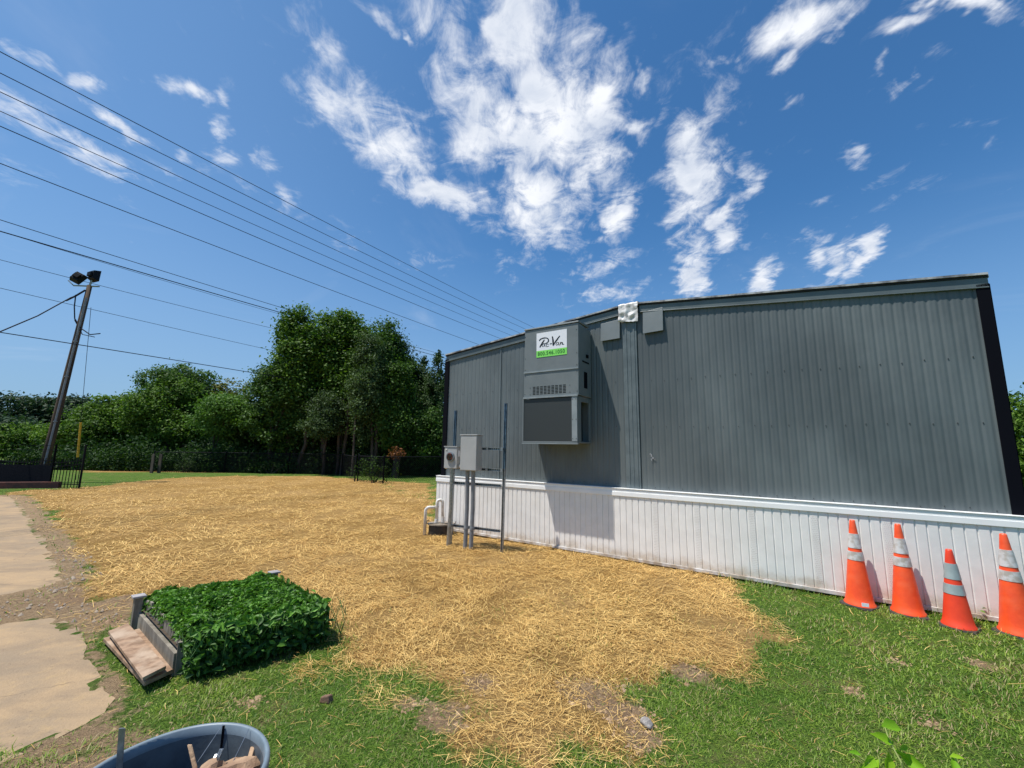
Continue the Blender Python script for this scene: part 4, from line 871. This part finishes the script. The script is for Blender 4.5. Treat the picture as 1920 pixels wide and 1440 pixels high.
#==POLE==
pb_, pt_ = Vector((-17.65, 15.91, -.1)), Vector((-17.39, 16.20, 7.88)); lp = empty('light_pole', (-17.65, 15.91, 0), 'tall leaning brown wooden pole with twin black floodlights on top', 'light pole')
b = MB(); b.tube([pb_.lerp(pt_, t) for t in (0, .25, .5, .75, 1)], [.135, .125, .11, .095, .08], 14); b.build('pole', M_pole, lp, smooth=True)
cofs = Vector((.085, -.085, 0)); b = MB(); b.tube([pb_.lerp(pt_, t)+cofs*(1-.3*t) for t in (0, .3, .6, .93)], .035, 8)
for t in (.08, .3, .52, .7): q = pb_.lerp(pt_, t)+cofs*(1-.3*t); b.tube([q-Vector((0, 0, .02)), q+Vector((0, 0, .02))], .06, 8)
b.build('pole_conduit', M_cond, lp)
T_ = pt_
b = MB(); b.tube([T_+Vector((-.55, -.1, -.05)), T_+Vector((.35, .05, -.02))], .028, 6); b.tube([T_+Vector((-.55, -.1, -.05)), T_+Vector((-.75, -.15, .15))], .02, 6); b.tube([T_+Vector((0, 0, 0)), T_+Vector((.05, 0, .25))], .035, 6); b.build('crossarm', M_galv, lp)
def flood(c, ax, up_, nm='floodlight'):
    ax = Vector(ax).normalized(); up_ = Vector(up_); up_ = (up_-ax*up_.dot(ax)).normalized(); sd = ax.cross(up_); b = MB()
    P_ = lambda a, u, s: c+ax*a+up_*u+sd*s
    b.hexa([P_(-.12, -.17, -.14), P_(-.12, -.17, .14), P_(-.12, .17, .14), P_(-.12, .17, -.14), P_(.1, -.24, -.18), P_(.1, -.24, .18), P_(.1, .24, .18), P_(.1, .24, -.18)])
    b.hexa([P_(-.2, -.09, -.1), P_(-.2, -.09, .1), P_(-.2, .09, .1), P_(-.2, .09, -.1), P_(-.121, -.09, -.1), P_(-.121, -.09, .1), P_(-.121, .09, .1), P_(-.121, .09, -.1)])
    fo = b.build(nm, M_lampb, lp, bevel=.01); b = MB(); b.hexa([P_(.101, -.21, -.15), P_(.101, -.21, .15), P_(.101, .21, .15), P_(.101, .21, -.15), P_(.11, -.21, -.15), P_(.11, -.21, .15), P_(.11, .21, .15), P_(.11, .21, -.15)]); b.build('lamp_lens', M_lens, fo)
flood(T_+Vector((-.42, -.1, .30)), (-.45, .85, -.25), (.5, .1, 1)); flood(T_+Vector((.12, .0, .42)), (.25, .95, -.1), (-.1, 0, 1))
b = MB(); L_ = T_+Vector((-.02, -.12, -.35)); b.tube([L_+Vector((-.35, 0, -.1)), L_+Vector((-.32, 0, -.6)), L_+Vector((-.22, 0, -1.1)), L_+Vector((.1, 0, -1.5)), L_+Vector((.5, 0, -1.75)), L_+Vector((.9, 0, -1.7))], .022, 5); b.tube([L_+Vector((-.22, 0, -1.15)), L_+Vector((.2, 0, -1.75)), L_+Vector((.7, 0, -1.85))], .016, 5); b.tube([L_+Vector((-.7, 0, -.35)), L_+Vector((-.35, 0, -.15)), L_+Vector((.0, 0, .1))], .035, 5); b.build('loose_cable', M_wire, lp)
# guy wire with yellow guard
gb = far(141, 905, 17.2); gb.z = 0; b = MB(); b.tube([T_+Vector((.1, .1, -.9)), gb], .008, 4)
gy_ = empty('guy_wire', gb, 'thin guy wire from the pole with a yellow plastic guard near the ground', 'guy wire'); b.build('cable', M_wire, gy_)
tt = (T_+Vector((.1, .1, -.9))-gb); b = MB(); b.tube([gb+tt*.13, gb+tt*.33], .035, 8); b.build('yellow_guard', M_yel, gy_)
# overhead wires
WR = [([(0,97),(180,191.7),(400,306.7),(700,463.1),(990,609)],14,.017,'topmost overhead wire crossing the sky'),([(0,137),(180,226.5),(400,335.8),(700,483.3),(985,617)],14,.016,'second overhead wire from the top'),([(0,172),(180,257.7),(400,361.4),(700,501.5),(977,625.4)],14,.016,'third overhead wire from the top'),([(0,208),(180,289.2),(400,387.2),(700,519.4),(961,629.8)],14,.014,'fourth overhead wire from the top'),
 ([(0,237),(180,314.6),(400,409.4),(700,538.1),(940,635.4)],14,.017,'fifth overhead wire, lowest of the close upper bundle'),([(0,306),(180,375.4),(400,460.3),(700,573.3),(900,646.9)],14,.016,'single overhead wire below the upper bundle'),([(0,412),(180,469.2),(400,537.2),(762,646),(837.5,666.7)],23,.022,'upper wire of the pair running behind the tall tree'),([(0,433),(180,486.5),(400,549.7),(761,651.7),(837.5,672.5)],23,.034,'thick lower cable of the pair running behind the tall tree'),
 ([(0,434),(180,487.5),(400,554),(480,576)],23.5,.014,'thin wire hanging just under the thick cable'),([(0,487),(184,534.4),(400,588.6)],27,.018,'thin faint wire passing behind the floodlights'),([(0,540),(180,581.8),(400,632.2)],27,.018,'lowest thin faint wire crossing behind the pole'),([(0,623),(180,651.4),(420,690)],21,.026,'low dark cable crossing in front of the leaning pole toward the trees')]
aw = math.radians(62); D_ = np.array([math.cos(aw), math.sin(aw), 0]); N__ = np.array([-D_[1], D_[0], 0])
for pts, dist, r, lab in WR:
    tz = []
    for x, y in pts:
        q = ray(x, y); t = dist/(q@N__); p = np.array([0, 0, EYE])+q*t; tz.append((p@D_, p[2]))
    tz = np.array(tz); c = np.polyfit(tz[:, 0], tz[:, 1], 2); t0, t1 = tz[:, 0].min()-12, tz[:, 0].max()+(35 if dist < 20 else 12); b = MB(); P3 = []
    for t in np.linspace(t0, t1, 60):
        tc_ = min(max(t, tz[0, 0]-3), tz[-1, 0]+4); z = np.polyval(c, tc_)+(t-tc_)*(2*c[0]*tc_+c[1]); P3.append(Vector(D_*t+N__*dist+np.array([0, 0, z])))
    b.tube(P3, r*.62, 5); tag(b.build('overhead_wire', M_wire), lab, 'power line', 'overhead wires across the sky')
gq = far(0, 622, 14.2); b = MB(); b.tube([L_+Vector((-.5, 0, -.2)), (L_+Vector((-.5, 0, -.2))).lerp(gq, .5)-Vector((0, 0, .1)), gq, gq+(gq-L_)*.8], .022, 5); tag(b.build('service_cable', M_wire), 'sloping cable from the floodlight pole down to the left', 'cable')
#==FENCES==
def chain(ptsb, h, name, lab, posts=True, step=.10, pr=.03, mesh_r=.006, rail_r=.02):
    fo = empty(name, ptsb[0], lab, 'fence'); mb = MB(); rl = MB()
    for a, b_ in zip(ptsb[:-1], ptsb[1:]):
        L = (b_-a).length; d = (b_-a)/L; nn = Vector((-d.y, d.x, 0))*mesh_r
        u = -h
        while u < L:
            for sg_ in (1, -1):
                u0, u1 = (u, u+h) if sg_ == 1 else (u+h, u)
                z0, z1 = .03, h
                # clip to the panel
                def cl(ua, za, ub, zb_):
                    if ua < 0: za += (zb_-za)*(0-ua)/(ub-ua); ua = 0
                    if ua > L: za += (zb_-za)*(L-ua)/(ub-ua); ua = L
                    return ua, za
                ua, za = cl(u0, z0, u1, z1); ub, zb_ = cl(u1, z1, u0, z0)
                if abs(ub-ua) < .01: continue
                p = a+d*ua+Vector((0, 0, za)); q = a+d*ub+Vector((0, 0, zb_)); w = Vector((0, 0, mesh_r*1.3)); mb.poly([p-w, q-w, q+w, p+w])
            u += step
        rl.tube([a+Vector((0, 0, h)), b_+Vector((0, 0, h))], rail_r, 6)
    mb.build('chain_mesh', M_fence, fo); rl.build('top_rail', M_fence, fo)
    for a, b_ in zip(ptsb[:-1], ptsb[1:]):
        L = (b_-a).length; n = max(1, round(L/2.6))
        for k in range(n+1):
            p = a.lerp(b_, k/n); b = MB(); b.tube([p-Vector((0, 0, .1)), p+Vector((0, 0, h+.05))], pr, 8); b.tube([p+Vector((0, 0, h+.05)), p+Vector((0, 0, h+.09))], [pr*1.2, .005], 8); b.build('fence_post', M_fence, fo)
    return fo
c0 = at(665, 902); chain([at(285, 886.5), at(420, 886.5), at(540, 888), at(640, 891), c0], 1.05, 'chain_link_fence', 'black chain link fence below the trees left of the corner post')
chain([c0+Vector((.1, .05, 0)), at(718, 906), at(835, 901)], 1.08, 'chain_link_fence', 'overgrown black chain link fence right of the corner post')
# black ornamental fence with screen, left
fo = empty('picket_fence', at(148, 916), 'black metal picket fence with dark screening at the far left', 'fence')
fa = at(148, 915); fb_ = at(92, 914); fc = at(-260, 906)
for a, b_ in ((fa, fb_), (fb_, fc)):
    L = (b_-a).length; d = (b_-a)/L; mb = MB(); u = .08
    while u < L:
        p = a+d*u; mb.tube([p, p+Vector((0, 0, 1.02-.10*math.sin(math.pi*min(1, (u % 2.4)/2.4))))], .011, 4); u += .11
    mb.build('pickets', M_fence, fo); nn = Vector((-d.y, d.x, 0))*.02
    mb = MB()
    for z in (.12, .80, .92):
        n = 16; P3 = [a.lerp(b_, k/n)+Vector((0, 0, z-(.10*math.sin(math.pi*(((k/n*L) % 2.4)/2.4)) if z > .5 else 0))) for k in range(n+1)]; mb.tube(P3, .02, 4)
    split_build(mb, 'fence_rail', M_fence, fo)
    mb = MB(); q0, q1 = a+nn, b_+nn; mb.hexa([q0+Vector((0, 0, .02)), q1+Vector((0, 0, .02)), q1+nn*.3+Vector((0, 0, .02)), q0+nn*.3+Vector((0, 0, .02)), q0+Vector((0, 0, .74)), q1+Vector((0, 0, .74)), q1+nn*.3+Vector((0, 0, .74)), q0+nn*.3+Vector((0, 0, .74))])
    if a is fb_: mb.build('screen', M_screen, fo)
    n = max(1, round(L/2.4))
    for k in range(n+1):
        p = a.lerp(b_, k/n); b = MB(); b.tube([p, p+Vector((0, 0, 1.45))], .03, 6); b.build('fence_post', M_fence, fo)
    mb = MB()
    for z in (1.25, 1.40): mb.tube([a+Vector((0, 0, z)), b_+Vector((0, 0, z))], .008, 4)
    split_build(mb, 'strand_wire', M_fence, fo)
a, b_ = at(112, 914, 0), at(-300, 918, 0); plank(a, b_, -.02, .19, .16, 'landscape_timber', None, M_rust).name = 'landscape_timber'
tag(bpy.data.objects['landscape_timber'], 'long rusty red timber edging at the foot of the left fence', 'timber')
# low board fence far left behind the grass, leaning planks
bfn = empty('board_fence', far(160, 880, 26), 'low dark board fence with pale top rail far beyond the straw', 'fence')
a, b_ = at(150, 880), at(330, 881); plank(a, b_, 0, .50, .04, 'boards', bfn, M_trim); a2 = a.lerp(b_, .12); b2 = a.lerp(b_, .62); plank(a2, b2, .502, .56, .07, 'top_rail', bfn, M_galv)
for x, lab in ((281, 'left weathered fence plank leaning at the end of the chain link'), (295, 'right weathered fence plank at the end of the chain link')):
    p = at(x, 887); q = at(x+5, 887.3); tag(plank(p, q, -.05, .95, .05, 'fence_plank', None, M_bark), lab, 'plank', 'old planks by the chain link fence')
#==TREES==
def branch_tube(b, p0, p1, r0, r1, wob=.15, n=5):
    pts = []; L = (p1-p0).length
    for i in range(n+1):
        t = i/n; q = p0.lerp(p1, t)+Vector((random.uniform(-1, 1), random.uniform(-1, 1), 0))*wob*L*.12*math.sin(math.pi*t); pts.append(q)
    b.tube(pts, [r0+(r1-r0)*i/n for i in range(n+1)], 7)
def tree(px, ytop, Y, halfw, zbase, leafmat, name, label, nleaf=26000, lobes=11, leaf=.17, depth=None, group=None, trunks=1, tr=.16, shape=1., clr=.42, lobe_r=.36, base=None, dark=0):
    top = far(px, ytop, Y).z; X0 = far(px, 800, Y).x; H_ = top-zbase; rt = empty(name, (X0, Y, 0), label, 'tree', group); R_ = halfw; D2 = depth or R_*.9
    cz = zbase+H_*.5
    LB = []
    for i in range(lobes):
        for _ in range(40):
            v = Vector((random.uniform(-1, 1), random.uniform(-1, 1), random.uniform(-1, 1)))
            if v.length < 1 and v.length > .35: break
        wz = 1-max(0, v.z)**2*.35*shape
        r = lobe_r*random.uniform(.75, 1.2); k = 1-r*.8
        LB.append((Vector((X0+v.x*R_*k*wz, Y+v.y*D2*k*wz, cz+v.z*H_*.5*(1-r*.55))), Vector((R_*r*1.15, D2*r*1.15, H_*.5*r*1.05))))
    LB.append((Vector((X0, Y, top-H_*.5*lobe_r*.95)), Vector((R_*lobe_r*1.25, D2*lobe_r*1.2, H_*.5*lobe_r))))
    LB.append((Vector((X0, Y, cz)), Vector((R_*.55, D2*.55, H_*.42))))
    ncl = max(60, nleaf//55); C_ = []; N_ = []; T_i = []; CL = []
    wts = np.array([l[1].x*l[1].z for l in LB]); wts /= wts.sum()
    for li in rng.choice(len(LB), ncl, p=wts):
        c, r = LB[li]; d = rng.normal(size=3); d /= np.linalg.norm(d); d[2] = d[2]*.9+.12; f = rng.uniform(.72, 1.08); q = np.array(c)+d*np.array(r)*f
        CL.append((q, d))
    lo_c = min(q[2] for q, _ in CL)
    for q, d in CL:
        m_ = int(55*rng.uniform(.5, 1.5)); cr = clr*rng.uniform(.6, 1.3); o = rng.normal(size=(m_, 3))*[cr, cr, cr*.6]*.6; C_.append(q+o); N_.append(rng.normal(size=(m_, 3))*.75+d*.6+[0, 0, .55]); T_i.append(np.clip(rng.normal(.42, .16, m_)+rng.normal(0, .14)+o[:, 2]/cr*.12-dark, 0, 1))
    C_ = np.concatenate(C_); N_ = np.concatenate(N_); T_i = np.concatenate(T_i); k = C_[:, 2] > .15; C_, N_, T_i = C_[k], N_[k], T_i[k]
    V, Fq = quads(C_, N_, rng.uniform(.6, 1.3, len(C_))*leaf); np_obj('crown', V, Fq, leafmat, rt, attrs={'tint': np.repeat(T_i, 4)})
    b = MB()
    for k in range(trunks):
        bx_ = X0+(random.uniform(-.5, .5)*R_*.8 if trunks > 1 else 0); by_ = Y+random.uniform(-.4, .4); tp = Vector((X0+(bx_-X0)*.7+random.uniform(-.2, .2), by_, zbase+H_*.6)); rr = tr*random.uniform(.7, 1.1)
        branch_tube(b, Vector((bx_, by_, -.1)), tp, rr, rr*.4)
        for j in range(5):
            t = random.uniform(.35, .95); s = Vector((bx_, by_, 0)).lerp(tp, t); c = random.choice(LB)[0]; branch_tube(b, s, c, rr*.4*(1.2-t*.6), .02)
    b.build('trunk', M_bark, rt); return rt
def cedar(px, ytop, Y, halfw, label, nl=9000, zb=.6, group=None, lm=None, leaf=.12):
    top = far(px, ytop, Y).z; X0 = far(px, 800, Y).x; rt = empty('cedar_tree', (X0, Y, 0), label, 'tree', group); C_ = []; N_ = []; T_ = []
    nb = nl//45
    for i in range(nb):
        h = 1-math.sqrt(random.random()); z = zb+(top-zb)*(h*.98); rad = halfw*(1-h)**.75*random.uniform(.65, 1.15)+.06; a = random.uniform(0, 6.283); d = np.array([math.cos(a), math.sin(a), .45+.5*h]); m_ = 45; t = rng.random(m_)**.6
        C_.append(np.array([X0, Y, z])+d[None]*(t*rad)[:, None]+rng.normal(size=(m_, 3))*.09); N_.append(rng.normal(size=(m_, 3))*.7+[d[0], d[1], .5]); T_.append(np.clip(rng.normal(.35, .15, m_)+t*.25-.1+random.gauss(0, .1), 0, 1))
    m_ = 160; t = rng.random(m_); C_.append(np.stack([X0+rng.normal(0, .05, m_), Y+rng.normal(0, .05, m_), top-.7+t*.72], 1)); N_.append(rng.normal(size=(m_, 3))); T_.append(np.full(m_, .4))
    C_ = np.concatenate(C_); V, Fq = quads(C_, np.concatenate(N_), rng.uniform(.6, 1.3, len(C_))*leaf); np_obj('crown', V, Fq, lm or L_cedar, rt, attrs={'tint': np.repeat(np.concatenate(T_), 4)})
    b = MB(); b.tube([(X0, Y, -.1), (X0, Y, top*.5), (X0, Y, top-.3)], [.13, .08, .015], 7); b.build('trunk', M_bark, rt); return rt
GT = 'trees behind the fence'
# far woodland line (separate trees)
for px, yt, Y, hw, lab in ((-120, 735, 40, 6, 'dark distant tree at the left edge of the treeline'), (30, 742, 42, 5.5, 'dark distant tree left of the leaning pole'), (130, 750, 44, 5, 'dark distant tree just right of the leaning pole'), (225, 752, 44, 5, 'distant tree between the pole and the rounded tree'), (-20, 790, 30, 4, 'low dark tree at the left edge')):
    tree(px, yt, Y, hw, 1.0, L_far, 'broadleaf_tree', lab, 15000, 9, .30, group=GT, clr=.7, tr=.2)
tree(75, 800, 30, 3.2, .2, L_mid, 'broadleaf_tree', 'low bright green tree behind the picket fence', 15000, 8, .2, group=GT)
tree(185, 765, 27, 3.0, .2, L_mid, 'broadleaf_tree', 'mid green bushy tree right of the pole', 24000, 9, .17, group=GT)
tree(248, 742, 28, 3.2, .3, L_mid, 'broadleaf_tree', 'bushy green tree left of the rounded tree', 26000, 10, .17, group=GT)
tree(340, 690, 29, 4.0, 1.0, L_dark, 'broadleaf_tree', 'rounded dark green tree left of the tallest tree', 42000, 13, .17, group=GT)
tree(318, 715, 26.5, 2.6, .5, L_mid, 'broadleaf_tree', 'smaller green tree in front of the rounded tree', 24000, 9, .16, group=GT)
tree(425, 712, 30, 2.2, 2.0, L_yel, 'broadleaf_tree', 'yellow-tinged tree top left of the tallest tree', 9000, 7, .17, group=GT)
tree(415, 742, 23.5, 1.7, 1.35, L_bright, 'broadleaf_tree', 'small light green tree leaning over the chain link fence', 22000, 9, .14, group=GT, tr=.08)
tree(475, 760, 25, 1.6, 1.2, L_silver, 'broadleaf_tree', 'dull grey-green tree at the left foot of the tallest tree', 12000, 7, .14, group=GT, tr=.08, dark=.12)
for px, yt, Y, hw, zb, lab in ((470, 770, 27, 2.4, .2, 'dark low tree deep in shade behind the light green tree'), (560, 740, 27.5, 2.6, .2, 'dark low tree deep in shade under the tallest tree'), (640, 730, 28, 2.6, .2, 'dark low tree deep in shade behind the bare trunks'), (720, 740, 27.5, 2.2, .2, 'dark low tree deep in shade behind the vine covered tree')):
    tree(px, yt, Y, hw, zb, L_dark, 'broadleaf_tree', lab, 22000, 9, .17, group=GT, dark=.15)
tree(590, 690, 24.3, 2.0, 1.6, L_dark, 'broadleaf_tree', 'dark foliage mass in the middle of the big clump', 26000, 9, .15, group=GT, dark=.06)
# the big group
tree(538, 596, 23.5, 1.8, 2.2, L_mid, 'broadleaf_tree', 'tallest dark green tree, left rounded crown of the big clump', 46000, 13, .17, group=GT, trunks=2, shape=.6, dark=.05)
tree(503, 682, 23, 1.9, 1.0, L_dark, 'broadleaf_tree', 'dark tree filling the lower left of the big clump', 20000, 8, .15, group=GT, trunks=2)
tree(628, 588, 24.5, 2.7, 2.6, L_mid, 'broadleaf_tree', 'tall broad green tree at the centre of the big clump', 52000, 14, .17, group=GT, trunks=2, shape=.5, dark=.05)
tree(714, 606, 24, 1.8, 1.6, L_dark, 'broadleaf_tree', 'dark tree on the right shoulder of the big clump', 26000, 9, .15, group=GT, shape=1)
tree(682, 625, 21.8, 1.5, 1.7, L_silver, 'broadleaf_tree', 'silvery grey-green tree in front of the big clump', 30000, 10, .12, group=GT, trunks=2, tr=.1, shape=.8, clr=.3)
tree(610, 735, 22, 1.2, 1.6, L_silver, 'broadleaf_tree', 'low silvery leaved tree beside the bare trunks', 12000, 7, .11, group=GT, tr=.08, clr=.3, dark=.1)
tree(745, 690, 22, 1.15, .8, L_dark, 'broadleaf_tree', 'dark vine covered tree right of the silvery tree', 22000, 8, .14, group=GT, tr=.14)
tree(748, 640, 25, 1.6, 1.2, L_cedar, 'broadleaf_tree', 'dark narrow tree behind the vine covered tree', 14000, 8, .14, group=GT)
tree(772, 690, 24.5, 1.7, .5, L_dark, 'broadleaf_tree', 'dark dense tree between the tallest clump and the cedars', 26000, 10, .13, group=GT, dark=.08)
cedar(790, 668, 24, 1.7, 'dark cedar tree with pointed top left of the building corner', 16000, .7, GT)
cedar(817, 657, 23.5, 1.5, 'sharp pointed cedar tree touching the building corner', 17000, .7, GT)
cedar(764, 672, 25.5, 1.7, 'cedar tree half hidden behind the vine covered tree', 12000, .8, GT)
cedar(850, 690, 25, 1.3, 'cedar tree mostly hidden behind the building', 9000, .8, GT)
tree(800, 770, 22.5, 1.5, .2, L_dark, 'broadleaf_tree', 'dark low tree beside the building corner', 18000, 8, .13, group=GT, dark=.1)
# bare trunks in the gap
for px, Y, lean, r, lab in ((560, 22.6, .5, .11, 'slender bare trunk leaning right under the tallest tree'), (604, 22.8, -.1, .15, 'thick dark bare trunk in the middle of the gap'), (632, 22.4, .12, .08, 'left of two pale slim trunks in the gap'), (640, 22.3, .22, .10, 'right pale slim trunk in the gap'), (700, 22.0, .1, .12, 'vine wrapped trunk right of the corner post')):
    p = far(px, 870, Y); p.z = -.1; o = empty('bare_trunk', p, lab, 'tree trunk', 'bare trunks under the big trees'); b = MB(); branch_tube(b, Vector(p), Vector(p)+Vector((lean, 0, 4.2)), r, r*.7, .2); branch_tube(b, Vector(p)+Vector((lean*.6, 0, 2.6)), Vector(p)+Vector((lean+.7, 0, 3.8)), r*.4, r*.2); b.build('trunk', M_bark, o)
# rust coloured shrub, vine on the fence
def shrub(c, rx, ry, rz_, n, lm, leaf, name, lab, cat='shrub', dark=0):
    d = rng.normal(size=(n, 3)); d /= np.linalg.norm(d, axis=1)[:, None]; f = rng.random(n)**.5; o = d*f[:, None]*[rx, ry, rz_]; C_ = np.array(c)+o+np.array([[.3*mnoise.noise(Vector(x*2.5)) for _ in (0,)]*3 for x in o])*[rx, ry, rz_]; C_[:, 2] = np.maximum(C_[:, 2], .05)
    V, Fq = quads(C_, rng.normal(size=(n, 3))+[0, 0, .6], rng.uniform(.5, 1.3, n)*leaf); rt = empty(name, (c[0], c[1], 0), lab, cat); np_obj('leaves', V, Fq, lm, rt, attrs={'tint': np.repeat(np.clip(rng.normal(.45-dark, .2, n), 0, 1), 4)})
    b = MB()
    for k in range(5): branch_tube(b, Vector((c[0]+random.uniform(-.1, .1), c[1], -.05)), Vector(c)+Vector((random.uniform(-rx, rx)*.6, 0, random.uniform(0, rz_)*.6)), .02, .006)
    b.build('stems', M_bark, rt); return rt
q = far(745, 852, 20.6); shrub((q.x, q.y, 1.2), .5, .3, .34, 260, L_rust, .11, 'dead_shrub', 'rust brown dead leafy branches right of the corner post')
q = at(700, 905); shrub((q.x, q.y+.05, .5), 1.1, .15, .62, 1300, L_dark, .07, 'fence_vine', 'dull vine overgrowing the chain link fence right of the corner post', 'vine', .15)
q = at(345, 886); shrub((q.x, q.y+.1, .4), .8, .2, .4, 500, L_silver, .07, 'fence_vine', 'sparse weeds climbing the left end of the chain link fence', 'vine', .1)
q = at(505, 888); shrub((q.x, q.y+.1, .35), 1.2, .2, .35, 500, L_silver, .07, 'fence_vine', 'dry weeds at the foot of the middle of the chain link fence', 'vine', .1)
# right edge trees behind the building
pR = far(1905, 900, 11); tree(1925, 742, 11.0, 1.5, .6, L_mid, 'broadleaf_tree', 'green tree showing past the right end of the building', 14000, 7, .10, tr=.08, clr=.25)
tree(2060, 700, 14.0, 2.5, .6, L_dark, 'broadleaf_tree', 'tree just outside the right edge of the picture', 12000, 7, .14)
# undergrowth and far woods
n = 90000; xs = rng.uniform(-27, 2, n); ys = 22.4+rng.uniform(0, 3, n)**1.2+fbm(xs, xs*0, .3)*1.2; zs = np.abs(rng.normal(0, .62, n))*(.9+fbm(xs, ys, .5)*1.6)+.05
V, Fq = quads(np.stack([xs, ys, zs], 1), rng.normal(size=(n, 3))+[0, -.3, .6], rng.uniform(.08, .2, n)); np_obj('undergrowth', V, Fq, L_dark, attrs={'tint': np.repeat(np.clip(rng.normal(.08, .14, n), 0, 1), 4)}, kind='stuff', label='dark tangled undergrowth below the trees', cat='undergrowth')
n = 30000; xs = rng.uniform(-75, 60, n); ys = 48+rng.uniform(0, 6, n); zs = rng.random(n)**.8*(4.2+fbm(xs, ys*0, .12)*4)
V, Fq = quads(np.stack([xs, ys, zs], 1), rng.normal(size=(n, 3))+[0, -.6, .5], rng.uniform(.4, .9, n)); np_obj('distant_woodland', V, Fq, L_far, attrs={'tint': np.repeat(np.clip(rng.normal(.35, .2, n), 0, 1), 4)}, kind='stuff', label='far-off dark wood closing the view behind the trees', cat='woodland')
